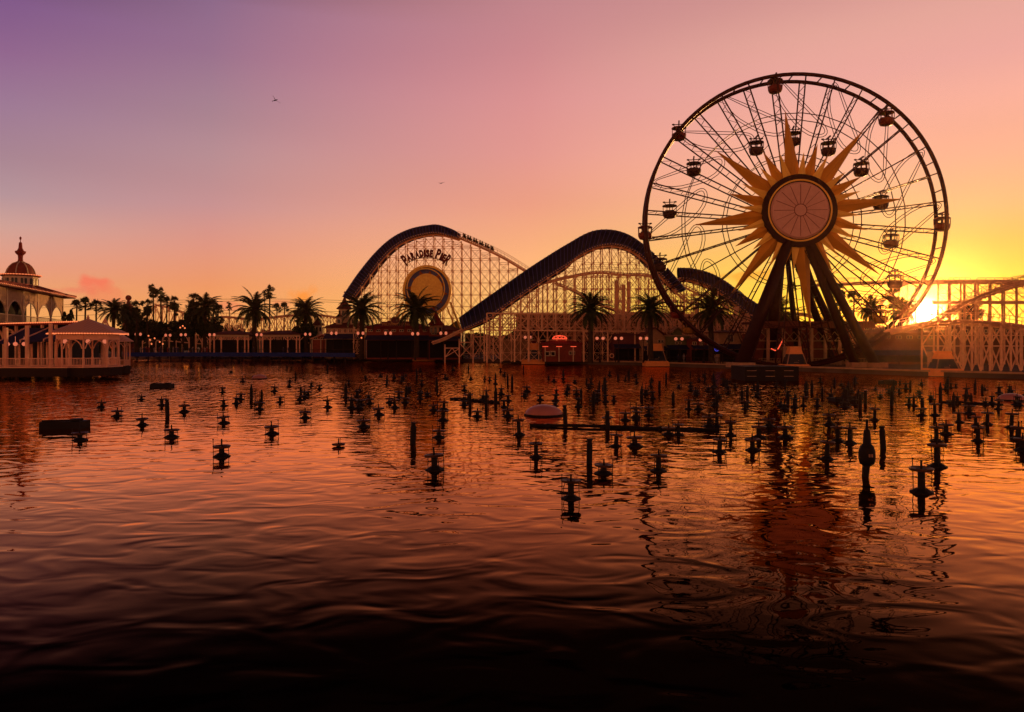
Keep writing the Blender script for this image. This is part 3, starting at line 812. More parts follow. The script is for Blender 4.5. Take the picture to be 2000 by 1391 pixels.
# background coaster run far left, between palms
lc = thing('distant_coaster', (P(470, 0, 215).x, 215, LAND), 'distant pale wooden coaster frame seen behind the left palms and pavilions', 'roller coaster')
lcp = [(270, 640), (300, 598), (312, 596), (330, 600), (365, 612), (400, 622), (440, 618), (500, 622), (560, 616), (610, 614), (660, 620), (700, 640)]
track(lcp, 215, 110, parent=lc, hand=True)
xsl = [285 + 13 * i for i in range(31)]
for i, x in enumerate(xsl[:-1]):
    m = MB(); x2 = xsl[i + 1]
    for d in (213, 217):
        a = P(x, interp(lcp, x), 215); b2 = P(x2, interp(lcp, x2), 215); a.y = b2.y = d
        m.bar((a.x, d, LAND), a, .22); z1, z2 = a.z, b2.z
        for f0, f1 in ((.3, .62), (.62, 1.0)):
            m.bar((a.x, d, LAND + (z1 - LAND) * f0), (b2.x, d, LAND + (z2 - LAND) * f1), .14)
            m.bar((a.x, d, LAND + (z1 - LAND) * f1), (b2.x, d, LAND + (z2 - LAND) * f0), .14)
            m.bar((a.x, d, LAND + (z1 - LAND) * f0), (b2.x, d, LAND + (z2 - LAND) * f0), .14)
    m.build('support_tower', 'lattice', lc)
# thin coaster run behind the wheel legs
bc = thing('far_coaster_run', (P(1700, 0, 150).x, 150, LAND), 'thin far coaster track crossing behind the right wheel legs and palms', 'roller coaster')
bp_ = [(1480, 616), (1560, 612), (1620, 628), (1680, 640), (1720, 590), (1760, 556), (1800, 548)]
track(bp_, 150, 80, parent=bc)
track([(1590, 556), (1680, 552), (1800, 549)], 150, 40, parent=bc)
for i in range(14):
    x = 1580 + i * 16; a = P(x, max(556, interp(bp_, x)), 150); x2 = x + 16; b2 = P(x2, max(556, interp(bp_, x2)), 150); m = MB()
    m.bar(a, (a.x, 150, LAND), .16)
    for z in (4, 8, 12, 16):
        if z < a.z and z < b2.z: m.bar((a.x, 150, z), (b2.x, 150, z), .09); m.bar((a.x, 150, z), (b2.x, 150, max(z - 4, LAND)), .08); m.bar((b2.x, 150, z), (a.x, 150, max(z - 4, LAND)), .08)
    m.build('support_tower', 'lattice', bc)
# ================================================================ PALMS AND TREES
def palm_date(seed, nf=54):
    """feather palm, crown radius about 1, trunk top at z=0 going down 1 unit (scaled by use)"""
    r = random.Random(seed); g = thing('date_palm', (0, 0, 0), 'date palm', 'palm tree')
    m = MB()
    m.tube([(0, 0, -6.6), (.05, 0, -4), (0, .03, -1.5), (0, 0, -.5), (0, 0, .1)], [.34, .29, .27, .42, .26], 9); 
    for i in range(26):
        a = r.uniform(0, 6.28); z = r.uniform(-.9, -.1); m.bar((.3 * math.cos(a), .3 * math.sin(a), z), (.62 * math.cos(a), .62 * math.sin(a), z + .3), .09)
    m.build('trunk', 'trunk', g, smooth=False)
    m = MB()
    for i in range(nf):
        a = 2 * math.pi * i * .618 + r.uniform(-.2, .2); k = (i + .5) / nf
        el = R(82 - 112 * k ** .9 + r.uniform(-8, 8)); Ln = r.uniform(2.9, 3.7) * (1 - .12 * (k > .85)); droop = R(r.uniform(62, 95))
        pts = []; p = Vector((0, 0, -.1)); n_ = 9; e = el; hd = Vector((math.cos(a), math.sin(a), 0))
        for j in range(n_ + 1):
            pts.append(p.copy()); e = el - droop * (j / n_) ** 1.3; p = p + (hd * math.cos(e) + Vector((0, 0, math.sin(e)))) * (Ln / n_)
        m.tube(pts, [.045 * (1 - j / (n_ + 2)) for j in range(n_ + 1)], 3, caps=False)
        side = Vector((-math.sin(a), math.cos(a), 0))
        for j in range(2, n_ * 3):
            f = j / 3.0; i0 = min(int(f), n_ - 1); q = pts[i0].lerp(pts[i0 + 1], f - i0); tg = (pts[i0 + 1] - pts[i0]).normalized()
            ll = .62 * math.sin(math.pi * min(1, (f / n_) * .85 + .12)) + .08
            for s in (-1, 1):
                dv = (side * s * .8 + tg * .75 + Vector((0, 0, -.30 + r.uniform(-.12, .12)))).normalized(); w = tg * .075
                m.poly([q - w, q + w, q + dv * ll], [(0, 1, 2)])
    m.build('crown', 'frond', g)
    return Proto(g)
def palm_fan(seed, nl=38, skirt=0.0, tr=8.0):
    r = random.Random(seed); g = thing('fan_palm', (0, 0, 0), 'fan palm', 'palm tree')
    m = MB(); m.tube([(0, 0, -tr), (.1, 0, -tr * .5), (0, 0, 0)], [.22, .15, .13], 7)
    m.build('trunk', 'trunk', g, smooth=True)
    m = MB()
    for i in range(nl):
        a = r.uniform(0, 6.28); el = R(r.uniform(-50 - 35 * skirt, 88)); Lp = r.uniform(.55, .95)
        dv = Vector((math.cos(a) * math.cos(el), math.sin(a) * math.cos(el), math.sin(el))); c = Vector((0, 0, -.15)) + dv * Lp
        if skirt and i % 2: c.z -= r.uniform(0, 1.6) * skirt; c.x *= .6; c.y *= .6; dv = Vector((dv.x * .5, dv.y * .5, -1)).normalized()
        m.bar((0, 0, -.15) if not (skirt and i % 2) else (0, 0, c.z + .2), c, .035)
        u = dv.cross(Vector((0, 0, 1)) if abs(dv.z) < .9 else Vector((0, 1, 0))).normalized()
        if r.random() < .6: u = (u + dv.cross(u) * r.uniform(-1, 1)).normalized()
        for j in range(-5, 6):
            b_ = R(j * 17); q = (dv * math.cos(b_) + u * math.sin(b_)) * (r.uniform(.55, .75) * (1 - .04 * abs(j))) + Vector((0, 0, -.10 * abs(j) * .3))
            w = (u * math.cos(b_) - dv * math.sin(b_)) * .055
            m.poly([c, c + q * .55 - w, c + q, c + q * .55 + w], [(0, 1, 2, 3)])
    m.build('crown', 'frond', g)
    return Proto(g)
DP = [palm_date(3), palm_date(8), palm_date(12, 46)]
FP = [palm_fan(1), palm_fan(2, 46, .9), palm_fan(5, 34, .3, 12)]
def put_date(px, py, rad, d, lb, i=0):
    """crown centre at py, crown half-width rad in px"""
    p = P(px, py, d); sc = rad * d / F / 2.75; zz = (p.z - LAND) / 6.6
    o = DP[i % 3].put(p, rnd.uniform(0, 6), sc, lb, 'date palms along the promenade')
    for k_ in kids(o) if False else []: pass
    return o, p, sc
def fix_trunk(o, p, sc, full):
    pass
GRP = 'palms behind the promenade'
def palm(px, py, rad, d, lb, kind='d', v=0):
    p = P(px, py, d)
    if kind == 'd': pr = DP[v % 3]; sc = rad * d / F / 2.15; tl = 6.6
    else: pr = FP[v % 3]; sc = rad * d / F / 1.15; tl = (8.0, 8.0, 12.0)[v % 3]
    o = pr.put(p, rnd.uniform(0, 6.28), (sc, sc, sc), lb, GRP if kind == 'f' else 'date palms along the promenade')
    # give this palm its own trunk length, so that it is rooted in the ground
    need = (p.z - LAND) / sc
    for k_ in [c for c in bpy.data.objects if c.parent == o and c.name.startswith('trunk')]:
        me = k_.data.copy(); k_.data = me
        for vv in me.vertices:
            if vv.co.z < -.95 if kind == 'd' else vv.co.z < -.2: vv.co.z = vv.co.z * need / tl
    return o
palm(497, 603, 33, 178, 'date palm in front of the gap between the two arcaded pavilions')
palm(598, 610, 29, 178, 'date palm left of the small gabled kiosk, above a dark bush', v=1)
palm(706, 604, 35, 160, 'date palm at the left foot of the first coaster hill', v=2)
palm(813, 604, 36, 150, 'date palm in front of the golden sun disc', v=0)
palm(1153, 605, 35, 128, 'date palm right of the red neon snack stand', v=1)
palm(1271, 605, 34, 122, 'date palm rising just behind the third light tower', v=2)
palm(1389, 605, 37, 118, 'date palm under the third tunnel tube, left of the wheel legs', v=0)
palm(1519, 610, 30, 130, 'date palm between the wheel legs under the hub', v=1)
palm(222, 606, 24, 165, 'date palm just right of the white gazebo roof', v=2)
palm(400, 600, 27, 185, 'upright spiky date palm behind the round dark trees', v=1)
palm(246, 612, 20, 172, 'small date palm crowded against the gazebo palm', v=0)
fan = [(150, 597, 12, 150, 0, 'leftmost fan palm right beside the domed restaurant'), (167, 594, 14, 152, 0, 'second fan palm from the domed restaurant, tallest of its three'),
 (188, 597, 13, 154, 0, 'third fan palm from the domed restaurant'), (268, 600, 15, 175, 1, 'shaggy fan palm just right of the shore finial tower'),
 (287, 596, 14, 178, 1, 'shaggy fan palm left of the two tallest fan palms'), (299, 566, 12, 200, 2, 'tallest fan palm of the left shore'),
 (314, 573, 13, 200, 2, 'second tallest fan palm of the left shore, leaning close to the tallest'), (326, 590, 11, 205, 0, 'fan palm in front of the distant coaster crest'),
 (341, 589, 13, 202, 1, 'fan palm with ragged skirt in front of the distant coaster slope'), (378, 584, 15, 190, 1, 'dense dark fan palm left of the spiky date palm'),
 (374, 606, 15, 188, 1, 'low dense fan palm under the dense dark one'), (417, 596, 11, 195, 0, 'fan palm right of the spiky date palm'),
 (426, 603, 11, 193, 0, 'smaller fan palm right of the spiky date palm'), (448, 596, 8, 230, 2, 'lone small fan palm standing clear against the orange sky'),
 (527, 567, 12, 215, 2, 'tall fan palm above the right side of the pavilion date palm'), (517, 572, 7, 220, 2, 'thin tall fan palm touching the taller one above the pavilions'),
 (541, 602, 10, 222, 0, 'small fan palm left of the orange cloud'), (556, 600, 10, 222, 0, 'small fan palm right under the orange cloud'),
 (582, 602, 13, 205, 1, 'fan palm behind the date palm by the gabled kiosk'),
 (1640, 566, 15, 140, 1, 'fan palm behind the upper part of the wheel ladders'), (1668, 580, 14, 142, 0, 'fan palm between the right wheel legs'),
 (1700, 588, 15, 140, 1, 'fan palm left of the lowest right gondola'), (1745, 575, 17, 140, 1, 'fan palm directly behind the low gondola near the sun'),
 (1548, 560, 9, 150, 0, 'small fan palm behind the bottom sunburst ray'), (1772, 600, 14, 138, 0, 'fan palm just left of the low sun'),
 (1910, 600, 15, 135, 1, 'fan palm behind the right coaster deck'), (1880, 606, 14, 135, 0, 'fan palm behind the thick coaster column')]
for px, py, r_, d, v, lb in fan: palm(px, py, r_, d, lb, 'f', v)
for px, py, r_, lb in ((1700, 604, 24, 'date palm low between the wheel legs and the low gondola'), (1760, 606, 24, 'date palm crown just left of the sunset glare'), (1893, 612, 22, 'date palm behind the right coaster trestle')):
    palm(px, py, r_, 128, lb, 'd', 1)
def tree(px, py, rx, ry, d, lb, seed):
    r = random.Random(seed); c = P(px, py, d); s = d / F; g = thing('round_tree', (c.x, c.y, LAND), lb, 'tree', 'dark round trees on the left promenade')
    m = MB(); m.tube([(c.x, c.y, LAND), (c.x + .1, c.y, (LAND + c.z) / 2), (c.x, c.y, c.z)], [.28, .2, .12], 7)
    for i in range(5):
        a = r.uniform(0, 6.28); m.tube([(c.x, c.y, (LAND + c.z) / 2), (c.x + rx * s * .5 * math.cos(a), c.y + rx * s * .5 * math.sin(a), c.z + ry * s * r.uniform(-.2, .4))], [.12, .05], 5)
    m.build('trunk', 'trunk', g)
    m = MB()
    cl = [(Vector((r.gauss(0, .42), r.gauss(0, .42), r.gauss(0, .38))), r.uniform(.28, .5)) for _ in range(26)]
    for q, cr in cl:
        for _ in range(150):
            v = Vector((r.gauss(0, 1), r.gauss(0, 1), r.gauss(0, 1))).normalized() * cr * r.uniform(.6, 1.05) + q
            p = Vector((c.x + v.x * rx * s, c.y + v.y * rx * s, c.z + v.z * ry * s)); a = Vector((r.gauss(0, 1), r.gauss(0, 1), r.gauss(0, 1))).normalized(); b_ = a.orthogonal().normalized() * .22; a = a * .26
            m.quad(p - a, p - b_, p + a, p + b_)
    m.build('crown', 'leaf', g)
tree(265, 640, 24, 22, 180, 'round dark tree right of the gazebo under the fan palms', 1)
tree(301, 644, 24, 20, 182, 'round dark tree below the two tallest fan palms', 2)
tree(357, 648, 22, 18, 182, 'low round dark tree left of the lamp pair by the dense fan palm', 3)
tree(408, 641, 26, 20, 186, 'broad round dark tree left of the arcaded pavilions', 4)
tree(378, 625, 17, 26, 188, 'tall dark bushy tree under the dense fan palms', 5)
tree(596, 650, 24, 20, 180, 'dark bush under the date palm left of the gabled kiosk', 6)
tree(1066, 655, 16, 14, 145, 'dark bush left of the red neon snack stand', 7)
tree(235, 655, 18, 18, 178, 'dark bush right behind the small gazebo roof', 8)
# far wooded belt that closes the horizon
m = MB(); r = random.Random(4)
for i in range(9000):
    x = r.uniform(-230, 330); y = r.uniform(235, 262); h_ = 7.0 + 1.6 * math.sin(x * .11) + 1.2 * math.sin(x * .37)
    p = Vector((x, y, LAND + r.uniform(0, 1) ** .6 * h_)); a = Vector((r.gauss(0, 1), r.gauss(0, .4), r.gauss(0, 1))).normalized(); b_ = a.cross(Vector((0, 1, 0))).normalized() * 1.2; a = a * 1.2
    m.quad(p - a, p - b_, p + a, p + b_)
props(m.build('woods', 'leaf'), 'dark far wooded belt closing the skyline behind the shops', 'trees', kind='stuff')
# ================================================================ SHOPS ALONG THE SHORE
def hiproof(m, x0, x1, y0, y1, z0, z1, ov=.6, hip=.5, th=.15):
    x0 -= ov; x1 += ov; y0 -= ov; y1 += ov; hy = (y0 + y1) / 2; hx = min((x1 - x0) / 2 - .05, (y1 - y0) * hip)
    a = [(x0, y0, z0), (x1, y0, z0), (x1, y1, z0), (x0, y1, z0)]; b_ = [(x0, y0, z0 + th), (x1, y0, z0 + th), (x1, y1, z0 + th), (x0, y1, z0 + th)]
    m.poly(a + b_ + [(x0 + hx, hy, z1), (x1 - hx, hy, z1)], [(3, 2, 1, 0), (0, 1, 5, 4), (1, 2, 6, 5), (2, 3, 7, 6), (3, 0, 4, 7), (4, 5, 9, 8), (5, 6, 9), (6, 7, 8, 9), (7, 4, 8)])
def gableroof(m, x0, x1, y0, y1, z0, z1, ov=.5, th=.18):
    xm = (x0 + x1) / 2; x0 -= ov; x1 += ov; y0 -= ov; y1 += ov
    for s, xe in ((-1, x0), (1, x1)):
        m.hexa([(xe, y0, z0), (xe, y1, z0), (xm, y1, z1), (xm, y0, z1), (xe, y0, z0 + th), (xe, y1, z0 + th), (xm, y1, z1 + th), (xm, y0, z1 + th)])
def shop(name, px0, px1, ey, ry, d, dep, wall, roof, lb, cat='building', nwin=4, style='hip', wy=None, base=None, awn=None):
    x0, x1 = P(px0, 0, d).x, P(px1, 0, d).x; ez, rz_ = Z(ey, d), Z(ry, d); b0 = LAND if base is None else base
    g = thing(name, ((x0 + x1) / 2, d + dep / 2, b0), lb, cat)
    m = MB(); m.box(((x0 + x1) / 2, d + dep / 2, (b0 + ez) / 2), (x1 - x0, dep, ez - b0))
    if style == 'gable': m.poly([(x0, d + .02, ez), (x1, d + .02, ez), ((x0 + x1) / 2, d + .02, rz_), (x0, d + .2, ez), (x1, d + .2, ez), ((x0 + x1) / 2, d + .2, rz_)], [(0, 1, 2), (5, 4, 3), (0, 2, 5, 3), (1, 4, 5, 2)])
    m.build('wall', wall, g)
    if style == 'none':
        m = MB(); m.box(((x0 + x1) / 2, d + dep / 2, ez + .14), (x1 - x0 + .3, dep + .3, .28)); m.build('flat_roof', roof, g)
    else:
        m = MB(); (hiproof if style == 'hip' else gableroof)(m, x0, x1, d, d + dep, ez, rz_); m.build('roof', roof, g)
    wt, wb = (wy if wy else (ey + 4, ey + 10)); zt, zb = Z(wt, d), Z(wb, d)
    for i in range(nwin):
        cx = x0 + (x1 - x0) * (i + .5) / nwin; w = min(1.1, (x1 - x0) / nwin * .5)
        m = MB(); m.box((cx, d - .03, (zt + zb) / 2), (w, .10, zt - zb)); f = m.build('window', 'glass', g)
        m = MB(); cz = (zt + zb) / 2
        for q in ((cx - w / 2, cx - w / 2, zb, zt), (cx + w / 2, cx + w / 2, zb, zt), (cx - w / 2, cx + w / 2, zb, zb), (cx - w / 2, cx + w / 2, zt, zt), (cx, cx, zb, zt)):
            m.bar((q[0], d - .11, q[2]), (q[1], d - .11, q[3]), .09)
        m.build('frame', 'cream' if wall != 'cream' else 'white', f)
    if awn:
        zt, zb = Z(awn[0], d), Z(awn[1], d); m = MB(); m.hexa([(x0, d - 2.2, zb), (x1, d - 2.2, zb), (x1, d - .01, zt - .1), (x0, d - .01, zt - .1), (x0, d - 2.2, zb + .12), (x1, d - 2.2, zb + .12), (x1, d - .01, zt), (x0, d - .01, zt)]); m.build('awning', 'awn', g)
        m = MB(); n_ = max(2, int((x1 - x0) / 3.2))
        for i in range(n_ + 1): m.box((x0 + .1 + (x1 - x0 - .2) * i / n_, d - 2.0, (b0 + zb) / 2), (.16, .16, zb - b0))
        m.build('posts', 'wood', g)
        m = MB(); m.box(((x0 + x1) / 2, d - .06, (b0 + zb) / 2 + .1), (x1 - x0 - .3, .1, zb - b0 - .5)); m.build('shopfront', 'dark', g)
    return g, x0, x1, ez, rz_
def arcade(px0, px1, ey, ry, d, lb, post_px):
    x0, x1 = P(px0, 0, d).x, P(px1, 0, d).x; ez, rz_ = Z(ey, d), Z(ry, d); g = thing('pavilion', ((x0 + x1) / 2, d + 3, 1.6), lb, 'pavilion')
    m = MB(); hiproof(m, x0, x1, d, d + 6, ez, rz_, .5); m.build('roof', 'roof', g)
    m = MB(); m.box(((x0 + x1) / 2, d + .1, ez - .25), (x1 - x0, .2, .5)); m.box(((x0 + x1) / 2, d + 5.9, ez - .25), (x1 - x0, .2, .5)); m.build('frieze', 'cream', g)
    for px in post_px:
        x = P(px, 0, d).x
        for y in (d + .1, d + 5.9):
            m = MB(); m.box((x, y, (1.0 + ez - .5) / 2), (.26, .26, ez - .5 - 1.0)); m.box((x, y, 1.75), (.42, .42, .5))
            for s in (-1, 1): m.bar((x, y, ez - 1.5), (x + s * .9, y, ez - .55), .12)
            m.build('column', 'white', g)
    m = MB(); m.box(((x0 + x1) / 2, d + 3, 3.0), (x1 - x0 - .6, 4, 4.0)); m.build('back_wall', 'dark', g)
    return g
arcade(408, 486, 654, 646, 176, 'left arcaded pavilion with red-brown roof left of the date palm', [410, 418, 432, 464, 478, 485])
arcade(506, 586, 654, 646, 176, 'right arcaded pavilion with red-brown roof right of the date palm', [507, 513, 528, 562, 579, 585])
shop('roof_cupola', 481, 503, 656, 643, 179, 4, 'cream', 'roof', 'small peaked gatehouse between the two arcaded pavilions', nwin=1)
g, x0, x1, ez, rz_ = shop('gabled_kiosk', 610, 650, 663, 654, 172, 5, 'red', 'roofpale', 'small red kiosk with pale gable trim on the blue boardwalk', nwin=3, style='gable', wy=(659, 663))
m = MB()
for x in (x0, (x0 + x1) / 2 - .4, x1): m.box((x, 171.9, (LAND + ez) / 2), (.2, .2, ez - LAND))
m.bar((x0, 171.9, ez), (x1, 171.9, ez), .2); m.build('trim', 'cream', g)
shop('lean_to', 651, 663, 668, 664, 172, 4, 'tan', 'roofpale', 'low lean-to shed against the right side of the red kiosk', nwin=1)
g, x0, x1, ez, rz_ = shop('long_hall', 636, 712, 641, 619, 168, 9, 'cream', 'roof', 'long cream hall with steep brown dormer roof left of the arcade hall', nwin=7, wy=(643, 650), awn=(652, 662))
for px in (661, 689):
    m = MB(); c = P(px, 627, 168); m.box((c.x, 169.2, c.z), (1.3, 1.6, 1.6)); o = m.build('dormer', 'cream', g); m = MB(); m.box((c.x, 168.36, c.z - .1), (.6, .08, .9)); m.build('pane', 'glass', o)
    m = MB(); gableroof(m, c.x - .65, c.x + .65, 168.4, 170.4, c.z + .8, c.z + 1.6, .2, .1); m.build('dormer_roof', 'roof', o)
def turret(px, y_eave, y_top, halfw, d, lb, wall='cream', top='roof', y_base=None, ball=False):
    c = P(px, y_eave, d); r_ = halfw * d / F; g = thing('turret', (c.x, d, LAND), lb, 'turret')
    yb = Z(y_base, d) if y_base else LAND
    m = MB(); m.lathe((c.x, d, 0), [(r_ * .72, yb), (r_ * .72, c.z)], 8, R(22.5)); m.build('wall', wall, g)
    for j in range(8):
        a = 2 * math.pi * j / 8; m = MB(); m.box((c.x + r_ * .67 * math.cos(a), d + r_ * .67 * math.sin(a), c.z - 1.0), (.14, r_ * .28, 1.1), a); m.build('window', 'glass', g)
    h_ = Z(y_top, d) - c.z; m = MB(); m.lathe((c.x, d, c.z), [(r_, 0), (r_, .12), (r_ * .62, h_ * .28), (r_ * .33, h_ * .55), (.05, h_)], 8, R(22.5)); m.build('roof', top, g)
    m = MB(); m.bar((c.x, d, c.z + h_), (c.x, d, c.z + h_ + 1.1), .09); m.ball((c.x, d, c.z + h_ + .8), .2, 8, 5); m.build('finial', 'tan', g)
turret(673, 604, 578, 16, 171, 'brown pyramid-roofed tower half hidden behind the date palm at the tunnel foot')
turret(621, 636, 616, 13, 185, 'dark pointed turret left of the long cream hall', 'cream')
turret(852, 636, 606, 18, 156, 'dark red pointed turret roof at the foot of the sun disc', 'tan', 'roofred', y_base=650)
# small tower with ball finial behind the left palms
c = P(251, 612, 190); g = thing('finial_tower', (c.x, 190, LAND), 'slim dark tower topped by a ball among the left palms', 'tower')
m = MB(); m.lathe((c.x, 190, 0), [(1.4, LAND), (1.4, Z(610, 190)), (1.9, Z(608, 190)), (1.9, Z(604, 190)), (1.0, Z(598, 190)), (.5, Z(592, 190)), (.3, Z(586, 190))], 10); m.build('shaft', 'red', g)
m = MB(); m.ball((c.x, 190, Z(582, 190)), .75, 12, 8); m.build('ball', 'red', g, smooth=True)
# arcade hall with lettered board
g, x0, x1, ez, rz_ = shop('arcade_hall', 716, 838, 640, 626, 160, 10, 'red', 'roofred', 'dark red arcade hall with a lettered board below the sun disc', nwin=8, wy=(644, 648), awn=(655, 664))
bc_ = P(776, 633, 158.6)
m = MB(); m.box((bc_.x, 158.9, bc_.z), (62 * .114, .3, 9 * .114)); bd = m.build('sign_board', 'board', g)
vs, fs = glyph('MIDWAY MANIA!', 1.0, .05, .0); xs_ = [v.x for v in vs]; kx = 58 * .1135 / (max(xs_) - min(xs_)); cx = (max(xs_) + min(xs_)) / 2
m = MB(); m.poly([(bc_.x + (v.x - cx) * kx, 158.70 - v.z, bc_.z - .32 + v.y * .85) for v in vs], fs); m.build('lettering', 'signpale', bd)
m = MB(); e = P(772, 626, 158.6); m.tube([(e.x + 1.0 * math.cos(2 * math.pi * i / 24), 158.7, e.z + .8 * math.sin(2 * math.pi * i / 24)) for i in range(24)], .12, 6, closed=True); m.build('crest_ring', 'signpale', bd)
m = MB(); m.tube([(e.x, 158.9, e.z), (e.x, 158.8, e.z)], [.9, .9], 20); m.build('crest', 'board', bd)
for sx in (-1, 1):
    m = MB(); m.tube([(e.x + sx * (1.1 + .5 * i), 158.8, e.z - .2 - .28 * i + .3 * math.sin(i * 1.5)) for i in range(8)], .14, 5); m.build('scroll', 'roofred', bd)
shop('canopy_shop', 838, 900, 645, 634, 158, 8, 'red', 'roof', 'low dark shop with canopy right of the arcade hall', nwin=3, wy=(648, 653), awn=(657, 665))
shop('corner_hall', 878, 905, 641, 628, 163, 6, 'green', 'roof', 'narrow gabled hall at the lower end of the long tunnel tube', nwin=2, style='gable', awn=(655, 664))
shop('white_block', 981, 1030, 669, 667, 146, 4, 'tan', 'tan', 'plain pale panelled block left of the second light tower', nwin=0, style='none')
m = MB()
# snack stand with neon crest
g, x0, x1, ez, rz_ = shop('snack_stand', 1060, 1136, 673, 661, 138, 6, 'red', 'roofred', 'red roofed snack stand with a glowing neon crest on top', nwin=2, wy=(686, 693))
bx = P(1093, 660, 139); k = 139 / F
for rx, ry, cx_, cz_ in ((13, 5, 0, 0),):
    m = MB(); pts = [Vector((bx.x + k * 14 * math.cos(R(a)), 139, bx.z - .2 + k * 6.5 * math.sin(R(a)))) for a in range(0, 181, 15)]
    m.tube(pts, .07, 5); m.bar(pts[0], pts[-1], .14)
    for q in (-7.5, 0, 7.5): m.tube([(bx.x + k * (q + 3.0 * math.cos(R(a))), 138.95, bx.z + k * 2.4 + k * 2.7 * math.sin(R(a)) - .15) for a in range(0, 360, 30)], .055, 4, closed=True)
    m.build('neon_crest', 'neon', g)
for px in (1065, 1092, 1120):
    m = MB(); c = P(px, 677, 136.5); m.bar((c.x - .55, 136.5, c.z), (c.x + .55, 136.5, c.z), .12); m.build('neon_strip', 'neon', g)
    m = MB(); m.box((c.x, 136.9, (LAND + c.z) / 2), (.2, .2, c.z - LAND)); m.build('post', 'cream', g)
for px in (1069, 1080):
    m = MB(); c = P(px, 691, 136.2); m.box((c.x, 136.2, c.z), (.9, .12, .9)); o = m.build('counter_panel', 'cream', g); m = MB(); m.box((c.x, 136.12, c.z), (.62, .06, .62)); m.build('pane', 'dark', o)
shop('dark_shop', 1032, 1062, 655, 648, 150, 6, 'red', 'roof', 'dark shop behind the bush left of the snack stand', nwin=2)
shop('truss_shop', 1140, 1196, 652, 648, 147, 6, 'red', 'roof', 'dark shop behind the truss posts right of the snack stand', nwin=3, awn=(668, 676))
shop('board_shop', 1198, 1250, 655, 650, 136, 7, 'board', 'roof', 'long dark shop with boarded front between two lamp pairs', nwin=0, awn=(672, 680))
g, x0, x1, ez, rz_ = shop('curved_gable_shop', 1256, 1302, 660, 641, 132, 7, 'tan', 'roof', 'tan shop with a tall curved brown gable behind the third light tower', nwin=2, style='gable', awn=(676, 684))
shop('olive_shop', 1302, 1347, 657, 652, 131, 7, 'green', 'tan', 'olive green shop with small gabled parapet', nwin=1, style='hip', wy=(668, 672), awn=(674, 682))
shop('parapet', 1314, 1332, 650, 640, 131.5, 2, 'green', 'tan', 'small olive gabled parapet standing up behind the green shop', nwin=0, style='gable')
shop('striped_shop', 1349, 1392, 664, 658, 128, 7, 'red', 'roof', 'dark shop with a red lit doorway right of the olive shop', nwin=3, awn=(674, 682))
shop('poster_hall', 1404, 1448, 650, 644, 124, 7, 'tan', 'roof', 'hall with a framed picture board left of the thick wheel leg', nwin=1, wy=(654, 668), awn=(672, 682))
shop('wheel_shop', 1560, 1700, 634, 628, 135, 8, 'red', 'roof', 'long dark hall behind the boarding station and wheel legs', nwin=9)
shop('low_hall', 1700, 1830, 652, 640, 122, 8, 'shed', 'roof', 'low hall behind the right wheel legs below the sun', nwin=6, awn=(684, 694))
shop('trestle_hall', 1830, 2090, 640, 634, 125, 6, 'shed', 'roof', 'long low hall behind the right trestle bents', nwin=12)
shop('long_warehouse', 1008, 1345, 616, 614, 170, 8, 'shed', 'shed', 'long flat brown show building behind the coaster truss', nwin=0, style='none')
shop('flat_warehouse', 1345, 1560, 620, 618, 168, 8, 'shed', 'shed', 'long flat dark show building behind the left wheel leg', nwin=0, style='none')
shop('service_hall', 640, 905, 646, 640, 195, 8, 'dark', 'roof', 'dark service hall behind the sun disc supports', nwin=0, style='none')
# blue lit round sign on its post
p = P(1400, 682, 118); g = thing('round_sign', (p.x, 118, LAND), 'dark panel with a glowing blue ring left of the thick wheel leg', 'sign')
m = MB(); m.box((p.x, 118.2, p.z), (1.9, .25, 1.7)); m.build('panel', 'dark', g)
m = MB(); m.tube([(p.x + .33 * math.cos(R(a)), 118.02, p.z + .33 * math.sin(R(a))) for a in range(0, 360, 20)], .07, 5, closed=True); m.ball((p.x, 118.02, p.z), .1, 8, 5); m.build('lit_ring', 'cobalt', g)
m = MB(); 
for s in (-.7, .7): m.box((p.x + s, 118.2, (LAND + p.z - .85) / 2), (.12, .12, p.z - .85 - LAND))
m.build('post', 'wood', g)
# promenade deck with blue fascia, left half of the far shore
dk = thing('boardwalk', (P(450, 0, 172).x, 172, 0), 'timber boardwalk with a lit blue edge along the left far shore', 'boardwalk')
pts = [(242, 169), (330, 171), (420, 170), (520, 169), (610, 167), (694, 160)]
Wp = [(P(x, 0, d).x, d) for x, d in pts]
m = MB()
for a, b2 in zip(Wp, Wp[1:]): m.hexa([(a[0], a[1], 1.3), (b2[0], b2[1], 1.3), (b2[0], b2[1] + 14, 1.3), (a[0], a[1] + 14, 1.3), (a[0], a[1], 1.62), (b2[0], b2[1], 1.62), (b2[0], b2[1] + 14, 1.62), (a[0], a[1] + 14, 1.62)])
m.build('deck', 'wood', dk)
m = MB()
for a, b2 in zip(Wp, Wp[1:]): m.hexa([(a[0], a[1] - .2, 1.05), (b2[0], b2[1] - .2, 1.05), (b2[0], b2[1] - .02, 1.05), (a[0], a[1] - .02, 1.05), (a[0], a[1] - .2, 2.0), (b2[0], b2[1] - .2, 2.0), (b2[0], b2[1] - .02, 2.0), (a[0], a[1] - .02, 2.0)])
m.build('fascia', 'blue', dk)
m = MB()
for a, b2 in zip(Wp, Wp[1:]):
    A_, B_ = Vector((a[0], a[1] + .1, 2.75)), Vector((b2[0], b2[1] + .1, 2.75)); m.bar(A_, B_, .08)
    for i in range(8): p = A_.lerp(B_, i / 8); m.bar((p.x, p.y, 1.6), p, .06)
m.build('railing', 'wood', dk)
